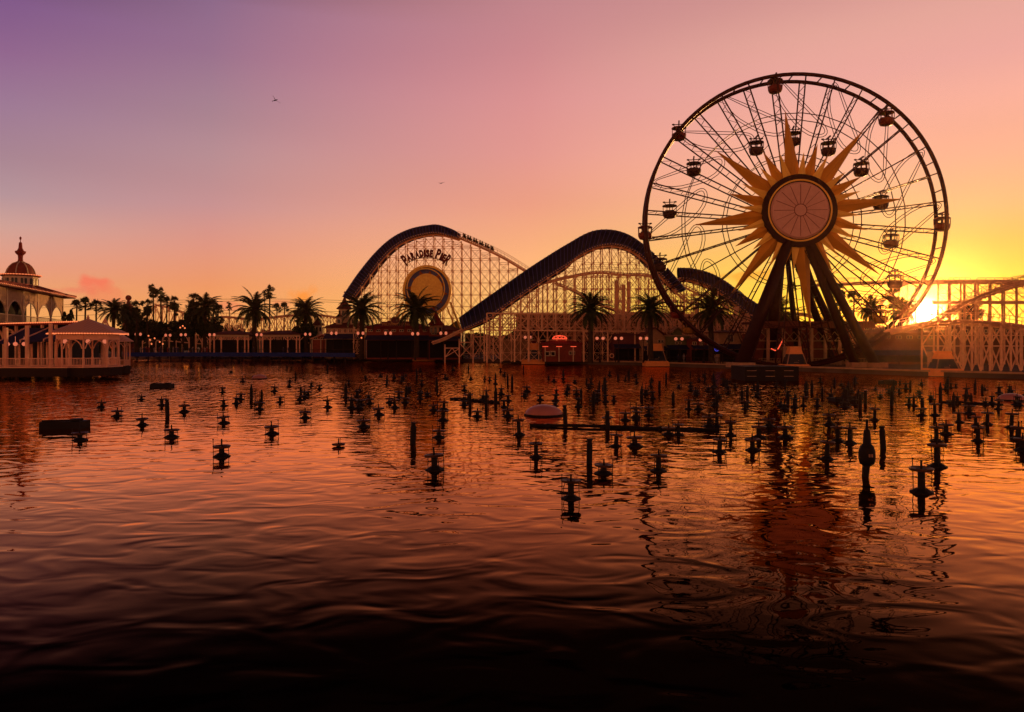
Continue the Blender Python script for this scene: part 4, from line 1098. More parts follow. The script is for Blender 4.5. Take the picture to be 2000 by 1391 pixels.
for a, b2 in zip(Wp, Wp[1:]):
    for i in range(4): m = MB(); x = a[0] + (b2[0] - a[0]) * i / 4; y = a[1] + (b2[1] - a[1]) * i / 4; m.tube([(x, y + .8, -1), (x, y + .8, 1.3)], .18, 6); m.build('pile', 'wood', dk)
# railing along the quay, right part
rl = thing('quay_railing', (P(1000, 0, 152).x, 152, LAND), 'dark low railing along the quay in front of the shops', 'railing')
m = MB(); px = 700
rp = []
while px < 1480: d = shore_d(px) + 1.0; rp.append(Vector((P(px, 0, d).x, d, LAND))); px += 8
for a, b2 in zip(rp, rp[1:]):
    m.bar(a + Vector((0, 0, 1.1)), b2 + Vector((0, 0, 1.1)), .07); m.bar(a + Vector((0, 0, .5)), b2 + Vector((0, 0, .5)), .04); m.bar(a, a + Vector((0, 0, 1.1)), .07)
m.build('rails', 'wood', rl)
# shore rocks
r = random.Random(9)
for i in range(14):
    px = (252, 266, 274, 300, 322, 340, 388, 402, 430, 470, 520, 560, 600, 640)[i]; d = shore_d(px) - .8; c = P(px, 0, d); me = MB(); me.ball((c.x, d, .25), r.uniform(.6, 1.2), 9, 6, (1.3, .8, .6))
    me.v = [(x + r.uniform(-.12, .12), y + r.uniform(-.12, .12), z + r.uniform(-.1, .1)) for x, y, z in me.v]
    o = me.build('shore_rock', 'stone', loc=(c.x, d, 0)); props(o, ('first second third fourth fifth sixth seventh eighth ninth tenth eleventh twelfth thirteenth fourteenth'.split()[i]) + ' pale boulder from the left along the waterline under the boardwalk', 'rock', 'boulders under the boardwalk')
# ================================================================ LAMPS
g = thing('street_lamp', (0, 0, 0), 'lamp', 'street lamp')
m = MB(); m.tube([(0, 0, 0), (0, 0, 4.3)], [.09, .05], 6); m.lathe((0, 0, 0), [(.2, 0), (.2, .5), (.1, .6)], 8); m.bar((-.55, 0, 4.2), (.55, 0, 4.2), .07); m.build('post', 'wood', g)
for s in (-1, 1):
    m = MB(); m.ball((s * .55, 0, 4.55), .30, 12, 8); m.build('globe', 'lamp', g, smooth=True)
LMP = Proto(g)
lamps = [(245, 653, 176, 'right of the small gazebo'), (270, 653, 177, 'under the shaggy fan palms'), (328, 655, 178, 'below the two tallest fan palms'), (358, 654, 178, 'under the dense dark fan palm'),
         (414, 654, 174, 'at the left end of the left arcaded pavilion'), (506, 654, 174, 'between the two arcaded pavilions'), (601, 653, 171, 'left of the red kiosk'), (652, 651, 166, 'in front of the long cream hall'),
         (704, 651, 158, 'beside the date palm at the tunnel foot'), (758, 651, 156, 'in front of the lettered board'), (811, 652, 148, 'beside the palm before the sun disc'), (866, 651, 154, 'right of the dark red turret'),
         (1031, 659, 147, 'above the second light tower'), (1172, 661, 132, 'right of the neon snack stand'), (1208, 661, 131, 'on the long boarded shop'), (1257, 661, 128, 'left of the third light tower'),
         (1326, 662, 127, 'in front of the olive shop'), (1374, 664, 125, 'right of the olive shop')]
for px, py, d, w in lamps:
    p = P(px, py, d); sc = (p.z - LAND) / 4.55; LMP.put((p.x, d, LAND), 0, (1.0, 1.0, sc), 'twin globe street lamp glowing pink ' + w, 'twin globe lamps along the promenade')
# festoon of pale bulbs in the left trees
for i, (px, py) in enumerate([(290, 656), (293, 664), (302, 661), (312, 668), (352, 640), (357, 637), (361, 641), (318, 672), (296, 672), (246, 664), (706, 660)]):
    p = P(px, py, 176 if px < 700 else 157); o = (MB().ball(p, .20, 8, 6)).build('hanging_lantern', 'bulb', loc=p, smooth=True)
    props(o, 'small round lantern glowing ' + ('left in the trees beside the gazebo', 'below the tallest fan palms', 'just right below the tallest fan palms', 'above the trees gap right of the fan palms', 'high left under the dense fan palm', 'topmost under the dense fan palm', 'high right under the dense fan palm', 'low beside the coaster slope', 'low under the tallest palms', 'directly right of the gazebo roof', 'low on the trunk of the tunnel foot palm')[i], 'lantern', 'lanterns in the trees')
# ================================================================ LIGHT TOWERS IN THE WATER
def light_tower(px, d, ytop, ywl, half, lb):
    k = d / F; c = P(px, ywl, d); zt = Z(ytop, d); w0 = half * k; z0 = .75; wt = w0 * .50; g = thing('light_tower', (c.x, d, 0), lb, 'light tower', 'tapered light towers standing along the quay')
    dp = w0 * .9
    m = MB(); m.box((c.x, d + dp * .4, .45), (w0 * 2.5, dp * 2.2, .75)); m.box((c.x, d + dp * .4, .9), (w0 * 2.3, dp * 2.0, .16)); m.build('base_ledge', 'orange', g)
    def fr(z): f = (z - z0) / (zt - z0); return w0 * (1 - f) + wt * f
    def sec(za, zb, e, y0, y1): 
        a, b2 = fr(za) + e, fr(zb) + e; ya, yb = y0 + .5 * (za - z0) / (zt - z0), y0 + .5 * (zb - z0) / (zt - z0)
        return [(c.x - a, d - dp * .5 + ya, za), (c.x + a, d - dp * .5 + ya, za), (c.x + a, d + y1, za), (c.x - a, d + y1, za), (c.x - b2, d - dp * .5 + yb, zb), (c.x + b2, d - dp * .5 + yb, zb), (c.x + b2, d + y1, zb), (c.x - b2, d + y1, zb)]
    zm = z0 + (zt - z0) * .66
    m = MB(); m.hexa(sec(.98, zm, -.05, 0, dp)); m.build('dark_panel', 'glass', g)
    m = MB(); m.hexa(sec(zm + .01, zt, .03, -.03, dp)); m.hexa([(c.x - wt - .1, d - .2, zt), (c.x + wt + .1, d - .2, zt), (c.x + wt + .1, d + dp, zt), (c.x - wt - .1, d + dp, zt), (c.x - wt - .1, d - .2, zt + .25), (c.x + wt + .1, d - .2, zt + .25), (c.x + wt + .1, d + dp, zt + .25), (c.x - wt - .1, d + dp, zt + .25)]); m.build('top_panel', 'orange', g)
    m = MB()
    for s in (-1, 1): m.bar((c.x + s * fr(.98), d - dp * .5 - .03, .98), (c.x + s * fr(zm), d - dp * .5 + .5 * .66 - .03, zm), .11)
    m.build('edge_trim', 'pale', g)
    m = MB(); m.box((c.x + wt * 1.2, d + dp * 1.1, (zt + 1) / 2), (wt * 1.3, dp * .7, zt - .8)); m.box((c.x - wt * .9, d + dp * 1.1, (zt + 1) / 2), (wt * 1.1, dp * .7, zt - .6)); m.build('rear_housing', 'tan', g)
    m = MB(); m.bar((c.x - .4, d - dp * .5 + .1, z0 + (zm - z0) * .3), (c.x + .3, d - dp * .5 + .1, z0 + (zm - z0) * .3), .05); m.ball((c.x + .3, d - dp * .5 + .1, z0 + (zm - z0) * .45), .07, 6, 4); m.build('fitting', 'pale', g)
light_tower(828, 164, 671, 703, 17, 'leftmost tapered light tower, orange topped, at the foot of the ride track')
light_tower(1041, 141, 673, 711, 18, 'tapered light tower between the pale block and the red snack stand')
light_tower(1282, 127, 674, 715, 18.5, 'orange topped light tower under the date palm by the curved gable shop')
light_tower(1553, 107, 680, 723, 20, 'light tower directly under the wheel, dull orange')
light_tower(1845, 88, 690, 735, 23, 'rightmost light tower, hazy and brown just below the sun')
# life rings
def ringb(px, py, d, r_, lb, yaw=0):
    p = P(px, py, d); m = MB(); m.tube([(p.x + r_ * math.cos(R(a)) * math.cos(yaw), p.y + r_ * math.cos(R(a)) * math.sin(yaw), p.z + r_ * math.sin(R(a))) for a in range(0, 360, 20)], r_ * .2, 8, closed=True)
    props(m.build('life_ring', 'white', loc=p, smooth=True), lb, 'life ring')
ringb(1195, 695, 131.5, .36, 'white life ring hanging on the quay railing right of the snack stand')
ringb(219, 706, 81.5, .42, 'white life ring hanging at the right corner of the gazebo', .5)
# ================================================================ LEFT GAZEBO, DECK AND RESTAURANT
DK = 1.3
dx0, dx1 = -75.0, P(200, 0, 84).x
deck = thing('restaurant_deck', (-62, 86, 0), 'long dark skirted dock deck with pale railing at the left edge', 'deck')
gcx, gcy = P(172, 0, 84.5).x, 84.5
octo = [(gcx + 3.55 * math.cos(R(22.5 + 45 * i)), gcy + 3.55 * math.sin(R(22.5 + 45 * i))) for i in range(8)]
m = MB(); m.box(((dx0 + gcx) / 2, 84.9, .8), (gcx - dx0, 8.8, .98)); m.prism(octo, .33, 1.297); m.build('skirt', 'wood', deck)
m = MB(); m.box(((dx0 + gcx) / 2, 84.9, 1.36), (gcx - dx0 + .2, 9.0, .12)); oc2 = [(gcx + 3.67 * math.cos(R(22.5 + 45 * i)), gcy + 3.67 * math.sin(R(22.5 + 45 * i))) for i in range(8)]; m.prism(oc2, 1.30, 1.423); m.build('deck_edge', 'white', deck)
for i in range(16):
    m = MB(); m.tube([(dx0 + 1.6 * i, 80.8 + (i % 2), -1), (dx0 + 1.6 * i, 80.8 + (i % 2), .4)], .2, 6); m.build('pile', 'wood', deck)
def balus(m, a, b2, h=.95, z0=1.42, sp=.16):
    a = Vector((a[0], a[1], z0)); b2 = Vector((b2[0], b2[1], z0)); n_ = max(2, int((b2 - a).length / sp)); u = Vector((0, 0, 1))
    m.bar(a + u * h, b2 + u * h, .09); m.bar(a + u * .1, b2 + u * .1, .06)
    for i in range(n_ + 1): p = a.lerp(b2, i / n_); m.bar(p + u * .1, p + u * h, .035)
m = MB(); balus(m, (dx0, 80.55), (octo[5][0] - .2, 80.55)); m.build('railing', 'white', deck)
gz = thing('gazebo', (gcx, gcy, 1.42), 'white octagonal gazebo with pale seamed roof on the dock at the left', 'gazebo')
ez = Z(652, 84.5); az_ = Z(627, 84.5)
m = MB(); m.lathe((gcx, gcy, 0), [(4.15, ez), (4.15, ez + .14), (3.3, ez + .5), (.12, az_ + .25)], 8, R(22.5)); m.lathe((gcx, gcy, 0), [(.12, az_ + .2), (.18, az_ + .35), (.02, az_ + .75)], 8); m.build('roof', 'roofpale', gz)
m = MB(); rp_ = [(gcx + 3.2 * math.cos(R(22.5 + 45 * i)), gcy + 3.2 * math.sin(R(22.5 + 45 * i))) for i in range(8)]
for i in range(8):
    a, b2 = rp_[i], rp_[(i + 1) % 8]; m.bar((a[0], a[1], ez - .35), (b2[0], b2[1], ez - .35), .14, .68)
m.build('frieze', 'white', gz)
for i in range(8):
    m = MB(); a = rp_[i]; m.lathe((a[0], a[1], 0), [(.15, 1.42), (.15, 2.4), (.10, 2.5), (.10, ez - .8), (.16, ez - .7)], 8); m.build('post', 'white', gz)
m = MB()
for i in range(8):
    a, b2 = Vector((*rp_[i], 0)), Vector((*rp_[(i + 1) % 8], 0)); pts = []
    for j in range(13):
        t_ = j / 12; p = a.lerp(b2, .06 + .88 * t_); p.z = ez - 1.75 + 1.05 * math.sin(math.pi * t_) ** .6; pts.append(p)
    m.tube(pts, .07, 5)
m.build('arches', 'white', gz)
m = MB()
for i in range(8):
    if i not in (1, 2, 3): balus(m, rp_[i], rp_[(i + 1) % 8])
m.build('railing', 'white', gz)
m = MB()
for i in range(8):
    a = Vector((gcx + 4.2 * math.cos(R(22.5 + 45 * i)), gcy + 4.2 * math.sin(R(22.5 + 45 * i)), ez - .02)); i2 = (i + 1) % 8; b2 = Vector((gcx + 4.2 * math.cos(R(22.5 + 45 * i2)), gcy + 4.2 * math.sin(R(22.5 + 45 * i2)), ez - .02))
    m.tube([a, b2], .025, 4)
    for j in range(11): m.ball(a.lerp(b2, j / 11), .075, 6, 4)
m.build('bulb_string', 'bulb', gz)
for i, (px, py) in enumerate(((127, 667), (172, 667), (205, 667))):
    p = P(px, py, 84.5); m = MB(); m.ball(p, .27, 8, 6); m.bar(p, (p.x, p.y, ez), .04); props(m.build('paper_lantern', 'lamp', loc=p), ('left', 'middle', 'right')[i] + ' round lantern hanging inside the white gazebo', 'lantern')
# second, smaller gazebo behind
gx, gy = P(226, 0, 98).x, 98.0; ez2 = Z(668, 98); a2 = Z(655, 98)
g2 = thing('small_gazebo', (gx, gy, 1.0), 'smaller white gazebo further off, half hidden behind the big gazebo', 'gazebo')
m = MB(); m.lathe((gx, gy, 0), [(2.2, ez2), (2.2, ez2 + .12), (.1, a2 + .6)], 8, R(22.5)); m.build('roof', 'roofpale', g2)
m = MB(); m.lathe((gx, gy, 0), [(1.8, -.5), (1.8, 1.0)], 8, R(22.5)); m.build('base', 'wood', g2)
for i in range(8):
    a = (gx + 1.7 * math.cos(R(22.5 + 45 * i)), gy + 1.7 * math.sin(R(22.5 + 45 * i))); m = MB(); m.bar((*a, 1.0), (*a, ez2), .14); m.build('post', 'white', g2)
m = MB()
for i in range(8):
    a = Vector((gx + 1.7 * math.cos(R(22.5 + 45 * i)), gy + 1.7 * math.sin(R(22.5 + 45 * i)), 0)); b2 = Vector((gx + 1.7 * math.cos(R(67.5 + 45 * i)), gy + 1.7 * math.sin(R(67.5 + 45 * i)), 0))
    balus(m, a, b2, .8, 1.0); m.tube([a.lerp(b2, t_ / 8) + Vector((0, 0, ez2 - .9 + .75 * math.sin(math.pi * t_ / 8))) for t_ in range(9)], .05, 4)
m.build('railing', 'white', g2)
# white lattice cone
cx_ = P(205, 0, 92).x; m = MB(); zc0, zc1 = Z(643, 92), Z(621, 92)
g = thing('lattice_cone', (cx_, 92, 1.3), 'white openwork cone spire rising behind the gazebo roof', 'spire')
m.lathe((cx_, 92, 0), [(.75, zc0), (.75, zc0 + .15)], 10)
for j in range(10):
    a = 2 * math.pi * j / 10; m.bar((cx_ + .7 * math.cos(a), 92 + .7 * math.sin(a), zc0), (cx_, 92, zc1), .06)
for f in (.2, .4, .6, .8): m.tube([(cx_ + .7 * (1 - f) * math.cos(R(q)), 92 + .7 * (1 - f) * math.sin(R(q)), zc0 + (zc1 - zc0) * f) for q in range(0, 360, 36)], .03, 4, closed=True)
m.build('cone', 'white', g); m = MB(); m.tube([(cx_, 92, .6), (cx_, 92, zc0)], .3, 8); m.build('column', 'white', g)
# restaurant
rs = thing('restaurant', (-72, 105, LAND), 'grand two-storey domed restaurant with arcades and red bulb trimmed roof at the left edge', 'building')
L0, L1, L2, L3 = Vector((-76, 101.5, 0)), Vector((-54.4, 89.6, 0)), Vector((-63, 112, 0)), Vector((-80, 118, 0)); ZS = 6.9
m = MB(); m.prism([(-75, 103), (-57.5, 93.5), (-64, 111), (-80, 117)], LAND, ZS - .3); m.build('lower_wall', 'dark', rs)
m = MB(); m.prism([(p.x, p.y) for p in (L0, L1, L2, L3)], ZS - .42, ZS); m.build('balcony_slab', 'roofred', rs)
m = MB()
m.tube([L0 + Vector((0, -.05, ZS - .1)), L1 + Vector((0, -.05, ZS - .1)), L2 + Vector((.05, 0, ZS - .1))], .03, 4)
for i in range(60): p = L0.lerp(L1, i / 59); m.ball((p.x, p.y - .05, ZS - .1), .10, 6, 4)
for i in range(20): p = L1.lerp(L2, i / 19); m.ball((p.x + .05, p.y, ZS - .1), .10, 6, 4)
m.build('balcony_bulbs', 'bulb', rs)
# lower arcade along the lake side
m = MB(); Fa, Fb = L0 + Vector((.4, .5, 0)), L1 + Vector((-1.2, .6, 0)); na = 7
ap = [Fa.lerp(Fb, i / na) for i in range(na + 1)]
for p in ap:
    c_ = MB(); c_.box((p.x, p.y, (LAND + ZS - .42) / 2), (.30, .30, ZS - .42 - LAND), R(-29)); c_.build('lower_column', 'white', rs)
for a, b2 in zip(ap, ap[1:]):
    m.tube([a.lerp(b2, .06 + .88 * t_ / 12) + Vector((0, 0, 4.6 + 1.35 * math.sin(math.pi * t_ / 12) ** .7)) for t_ in range(13)], .13, 5)
    m.tube([a.lerp(b2, .12 + .76 * t_ / 12) + Vector((0, 0, 4.5 + 1.15 * math.sin(math.pi * t_ / 12) ** .7)) for t_ in range(13)], .05, 4)
m.build('lower_arches', 'white', rs)
# upper storey
U0, U1, U2, U3 = Vector((-67.0, 93, 0)), Vector((-74.6, 119, 0)), Vector((-88, 119, 0)), Vector((-82, 93, 0)); ZE = 11.6
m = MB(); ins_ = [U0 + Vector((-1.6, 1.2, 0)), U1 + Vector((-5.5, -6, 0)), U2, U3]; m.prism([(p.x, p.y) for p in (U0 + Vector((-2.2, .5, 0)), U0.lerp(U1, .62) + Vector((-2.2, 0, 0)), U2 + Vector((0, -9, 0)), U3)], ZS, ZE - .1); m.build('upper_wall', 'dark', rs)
m = MB(); Ue = [U0 + (U0 - U1) * .3, U1]; nu = 6
up = [Ue[0].lerp(Ue[1], i / nu) for i in range(nu + 1)]
for p in up:
    c_ = MB(); c_.box((p.x, p.y, (ZS + ZE) / 2), (.22, .26, ZE - ZS), R(16)); c_.build('upper_column', 'cream', rs)
for a, b2 in zip(up, up[1:]):
    m.tube([a.lerp(b2, .05 + .9 * t_ / 14) + Vector((0, 0, ZE - 3.2 + 1.6 * math.sin(math.pi * t_ / 14) ** .65)) for t_ in range(15)], .11, 5)
    d_ = (b2 - a).normalized(); q = Vector((0, 0, 1))
m.build('upper_arches', 'cream', rs)
m = MB()
for a, b2 in zip(up, up[1:]):
    m.bar(a + Vector((0, 0, ZE - .65)), b2 + Vector((0, 0, ZE - .65)), .12, 1.25)
    n_ = 12
    for j in range(n_):                                     # spandrel filled down to the arch
        f0, f1 = j / n_, (j + 1) / n_
        z0_, z1_ = [ZE - 3.1 + 1.6 * math.sin(math.pi * min(1, max(0, (f - .05) / .9))) ** .65 for f in (f0, f1)]
        p, q = a.lerp(b2, f0), a.lerp(b2, f1); w = Vector((-.08, 0, 0))
        m.hexa([p + w + Vector((0, 0, z0_)), q + w + Vector((0, 0, z1_)), q + Vector((0, 0, z1_)), p + Vector((0, 0, z0_)), p + w + Vector((0, 0, ZE - 1.2)), q + w + Vector((0, 0, ZE - 1.2)), q + Vector((0, 0, ZE - 1.2)), p + Vector((0, 0, ZE - 1.2))])
m.build('upper_frieze', 'tan', rs)
m = MB()
for a, b2 in zip(up, up[1:]): balus(m, a, b2, 1.1, ZS, .3)
m.build('upper_railing', 'cream', rs)
RC = P(40, 0, 112); RC = Vector((RC.x, 112, 0))
E0, E1, E2, E3 = Ue[0] + Vector((1.3, -1, 0)), U1 + Vector((1.2, 1.6, 0)), U2 + Vector((-1, 1.6, 0)), U3 + Vector((-1, -9, 0)); zt = Z(561, 112)
m = MB(); ring = [RC + Vector((2.6 * math.cos(R(q)), 2.6 * math.sin(R(q)), zt)) for q in (-45, 45, 135, 225)]
lo = [Vector((p.x, p.y, ZE)) for p in (E0, E1, E2, E3)]; lo2 = [p + Vector((0, 0, .35)) for p in lo]
m.poly(lo + lo2 + ring, [(3, 2, 1, 0), (0, 1, 5, 4), (1, 2, 6, 5), (2, 3, 7, 6), (3, 0, 4, 7), (4, 5, 9, 8), (5, 6, 10, 9), (6, 7, 11, 10), (7, 4, 8, 11), (8, 9, 10, 11)])
mr = m.build('upper_roof', 'roof', rs)
m = MB()
for f in (.12, .3, .48, .66, .84):
    a = lo2[0].lerp(lo2[1], f); b2 = ring[0].lerp(ring[1], f); m.bar(a + Vector((0, 0, .1)), b2 + Vector((0, 0, .25)), .32, .22)
m.bar(lo2[0], lo2[1], .3, .3); m.bar(lo2[1], ring[1], .2, .2)
m.build('roof_ribs', 'roofred', mr)
m = MB()
m.tube([lo2[0] + Vector((.12, 0, -.12)), lo2[1] + Vector((.12, 0, -.12))], .03, 4)
for i in range(70): p = lo2[0].lerp(lo2[1], i / 69); m.ball(p + Vector((.12, 0, -.12)), .085, 6, 4)
m.build('eave_bulbs', 'bulb', mr)
# dome on its drum
tz = Z(541, 112); kk = 112 / F
m = MB(); m.lathe((RC.x, RC.y, 0), [(30 * kk, zt - .9), (30 * kk, tz)], 12, R(15)); dr = m.build('drum', 'cream', rs)
for j in range(12):
    a = 2 * math.pi * (j) / 12; 
    for s in (-.16, .16):
        m = MB(); cx2, cy2 = RC.x + 29.2 * kk * math.cos(a + s), RC.y + 29.2 * kk * math.sin(a + s); m.box((cx2, cy2, (zt + tz) / 2 - .05), (.12, .34, .8), a); m.tube([(cx2, cy2, (zt + tz) / 2 + .35), (cx2 + .07 * math.cos(a), cy2 + .07 * math.sin(a), (zt + tz) / 2 + .35)], .17, 10); m.build('drum_window', 'glass', dr)
m = MB(); m.lathe((RC.x, RC.y, 0), [(31 * kk, tz), (34 * kk, tz + .12), (34 * kk, tz + .34), (26 * kk, tz + .42)], 24); cn_ = m.build('cornice', 'roofred', rs)
m = MB(); m.tube([(RC.x + 34.5 * kk * math.cos(R(q)), RC.y + 34.5 * kk * math.sin(R(q)), tz + .24) for q in range(0, 360, 10)], .03, 4, closed=True)
for j in range(44): a = 2 * math.pi * j / 44; m.ball((RC.x + 34.5 * kk * math.cos(a), RC.y + 34.5 * kk * math.sin(a), tz + .24), .09, 6, 4)
m.build('cornice_bulbs', 'bulb', cn_)
prof = [(25, 538), (24.5, 533), (22.5, 527), (19, 521), (14, 516), (7, 513), (4.5, 511)]
m = MB(); m.lathe((RC.x, RC.y, 0), [(a * kk, Z(b2, 112)) for a, b2 in prof], 24); dm = m.build('dome', 'red', rs, smooth=True)
m = MB()
for j in range(8):
    a = 2 * math.pi * j / 8 + .3; m.tube([(RC.x + (q + .4) * kk * math.cos(a), RC.y + (q + .4) * kk * math.sin(a), Z(b2, 112)) for q, b2 in prof], .09, 5)
m.build('dome_ribs', 'cream', dm)
m = MB(); m.lathe((RC.x, RC.y, 0), [(a * kk, Z(b2, 112)) for a, b2 in [(5, 513), (4, 505), (4.5, 499), (8.5, 495), (9.5, 491), (6, 490), (3.5, 485), (2.6, 474), (.8, 473), (.6, 469), (1.8, 467), (1.8, 464), (.3, 462)]], 12); m.build('spire', 'roofred', rs)
# awnings reaching out from the lower storey
for i, (xa, ya, xb, yb) in enumerate(((-6, 672, 52, 643), (40, 668, 97, 643), (86, 666, 122, 651))):
    m = MB(); a, b2 = P(xa, ya, 84.5), P(xb, yb, 92); w = Vector((3.2, 1.4, 0)); t_ = Vector((0, 0, .16))
    m.hexa([a, a + w, b2 + w, b2, a + t_, a + w + t_, b2 + w + t_, b2 + t_]); 
    o = m.build('awning', 'awn', rs)
    m = MB(); m.bar(a + Vector((0, -.08, .1)), b2 + Vector((0, -.08, .1)), .12, .34); m.build('awning_edge', 'white', o)
for px in (12, 38, 62, 75, 92, 110, 130): m = MB(); a = P(px, 672, 88); m.lathe((a.x, a.y, 0), [(.12, 1.42), (.12, Z(660, 88))], 8); m.build('deck_post', 'white', rs)
for i, px in enumerate((15, 30, 47)):
    p = P(px, 672, 85); m = MB(); m.ball(p, .24, 8, 6); m.bar(p, p + Vector((0, 0, .9)), .03); props(m.build('paper_lantern', 'lamp', loc=p), ('leftmost', 'second', 'third')[i] + ' round lantern glowing under the restaurant awnings', 'lantern')
# outer row of posts on the deck edge
for px, yt in ((12, 640), (53, 636), (99, 632)):
    a = P(px, yt, 80.9); m = MB(); m.box((a.x, 80.9, (1.4 + a.z) / 2), (.3, .3, a.z - 1.4)); m.build('deck_post', 'white', deck)
# terrace plants on the balcony
for i, (px, h_) in enumerate(((126, 1.0), (134, .7), (139, 1.3))):
    p = P(px, 622, 93); r = random.Random(i); m = MB()
    for j in range(240):
        z = r.random() ** .8 * h_; rr = .32 * (1 - z / h_) + .05; a = r.uniform(0, 6.28); q = Vector((p.x + rr * math.cos(a), 93 + rr * math.sin(a), ZS + .25 + z)); s = Vector((r.gauss(0, 1), r.gauss(0, 1), r.gauss(0, 1))).normalized() * .1; m.quad(q - s, q - s.orthogonal() * .8, q + s, q + s.orthogonal() * .8)
    m.lathe((p.x, 93, ZS), [(.16, 0), (.24, .3)], 8)
    props(m.build('potted_shrub', 'leaf', loc=(p.x, 93, ZS)), ('left low', 'middle small', 'right conical')[i] + ' potted shrub standing on the restaurant balcony edge', 'plant')
# ================================================================ POWER LINES, BIRDS
ln = thing('power_line', P(500, 585, 260), 'pair of thin overhead wires sagging across the sky behind the left palms', 'cable')
for dy in (0, 4, 22):
    m = MB(); pts = []
    for i in range(30):
        f = i / 29; px = 60 + 800 * f; py = 593 - 9 * math.cos((f - .55) * 4) + dy; pts.append(P(px, py, 260))
    m.tube(pts, .07, 3); m.build('wire', 'black', ln)
pl = P(60, 600, 260); m = MB(); m.tube([(pl.x, 260, LAND), (pl.x, 260, pl.z + 2)], .2, 6); m.build('pole', 'wood', ln)
pl = P(860, 600, 260); m = MB(); m.tube([(pl.x, 260, LAND), (pl.x, 260, pl.z + 2)], .2, 6); m.build('pole', 'wood', ln)
def bird(px, py, d, s, a0, a1, lb):
    c = P(px, py, d); g = thing('gull', c, lb, 'bird'); m = MB()
    m.tube([c + Vector((-.26, -.1, -.10)) * s, c + Vector((-.12, -.05, -.05)) * s, c + Vector((.08, 0, .03)) * s, c + Vector((.22, .04, .10)) * s], [.02 * s, .075 * s, .085 * s, .03 * s], 8); m.ball(c + Vector((.21, .04, .09)) * s, .055 * s, 8, 5); m.bar(c + Vector((.24, .04, .09)) * s, c + Vector((.31, .05, .08)) * s, .02 * s)
    m.quad(c + Vector((-.22, -.1, -.1)) * s, c + Vector((-.42, -.22, -.14)) * s, c + Vector((-.42, .05, -.16)) * s, c + Vector((-.22, .0, -.09)) * s)
    m.build('body', 'black', g, smooth=False)
    for a, fx in ((a0, -1), (a1, 1)):
        m = MB(); p = c.copy(); seg = [(p.copy(), .17)]
        for k in range(5):
            an = a - (.0 if k < 2 else .16 * (k - 1)) * (1 if math.cos(a) > 0 else -1) * .5; p = p + Vector((math.cos(an), .06, math.sin(an))) * .16 * s; seg.append((p.copy(), (.17, .16, .13, .10, .03)[k]))
        for (p0, w0), (p1, w1) in zip(seg, seg[1:]):
            w = Vector((.25, 1, 0)).normalized() * s; t_ = Vector((0, 0, .012)) * s
            m.hexa([p0 - w * w0 * .5 - t_, p1 - w * w1 * .5 - t_, p1 + w * w1 * .5 - t_, p0 + w * w0 * .5 - t_, p0 - w * w0 * .5 + t_, p1 - w * w1 * .5 + t_, p1 + w * w1 * .5 + t_, p0 + w * w0 * .5 + t_])
        m.build('wing', 'black', g)
bird(538, 196, 60, .62, R(117), R(-25), 'larger dark gull gliding with raised wing in the upper left sky')
bird(862, 358, 90, .55, R(165), R(20), 'tiny dark gull in the sky above the first coaster hill')
# ================================================================ PEOPLE ON THE PROMENADE
def person_mesh(pose):
    V = {'pel': (0, 0, .95), 'ch': (0, .02, 1.38), 'nk': (0, .02, 1.50), 'hd': (0, -.01, 1.60), 'top': (0, 0, 1.74)}
    me = bpy.data.meshes.new('body'); vs = []; es = []; rad = []
    def add(p, r_, par=None):
        vs.append(p); rad.append(r_)
        if par is not None: es.append((par, len(vs) - 1))
        return len(vs) - 1
    pe = add((0, 0, .95), .15); wa = add((0, 0, 1.12), .13, pe); ch = add((0, 0, 1.36), .16, wa); nk = add((0, 0, 1.50), .055, ch); hd = add((0, -.01, 1.60), .085, nk); add((0, -.01, 1.72), .07, hd)
    for s in (-1, 1):
        st = .10 * pose * s
        hp = add((s * .10, 0, .86), .095, pe); kn = add((s * .11, -.02 - st, .48), .06, hp); an = add((s * .11, .02 + st, .09), .042, kn); add((s * .12, -.12 + st, .04), .035, an)
        sh = add((s * .20, 0, 1.42), .055, ch); el_ = add((s * .26, .03 * s * pose, 1.15), .042, sh); wr = add((s * .24, -.10 - .1 * pose, .93 + .1 * pose), .03, el_); add((s * .235, -.14 - .1 * pose, .85 + .12 * pose), .028, wr)
    me.from_pydata(vs, es, []); o = bpy.data.objects.new('tmp', me); COL.objects.link(o)
    md = o.modifiers.new('s', 'SKIN')
    for i, r_ in enumerate(rad): me.skin_vertices[0].data[i].radius = (r_, r_ * .8); me.skin_vertices[0].data[i].use_root = (i == 0)
    o.modifiers.new('u', 'SUBSURF').levels = 1
    bpy.context.view_layer.update(); ev = o.evaluated_get(bpy.context.evaluated_depsgraph_get()); m2 = bpy.data.meshes.new_from_object(ev)
    bpy.data.objects.remove(o); return m2
PM = []
for i, (pose, mt) in enumerate(((0, 'cloth1'), (1, 'cloth3'), (-.6, 'cloth2'), (.5, 'cloth1'))):
    mm = person_mesh(pose); mm.materials.append(MT[mt]); mm.materials.append(MT['skin'])
    for p in mm.polygons: p.material_index = 1 if p.center.z > 1.5 else 0; p.use_smooth = True
    PM.append(mm)
r = random.Random(21); ppl = []
for i in range(64):
    px = r.uniform(256, 405) if i < 30 else (r.uniform(412, 700) if i < 42 else r.uniform(720, 1430)); d = shore_d(px) + r.uniform(2.5, 6); zb = LAND
    if px < 690: d = 172 + r.uniform(.5, 6); zb = 1.62
    ppl.append((px, d, zb, i % 4))
ORDW = ['first', 'second', 'third', 'fourth', 'fifth', 'sixth', 'seventh', 'eighth', 'ninth', 'tenth', 'eleventh', 'twelfth', 'thirteenth', 'fourteenth', 'fifteenth', 'sixteenth', 'seventeenth', 'eighteenth', 'nineteenth', 'twentieth']
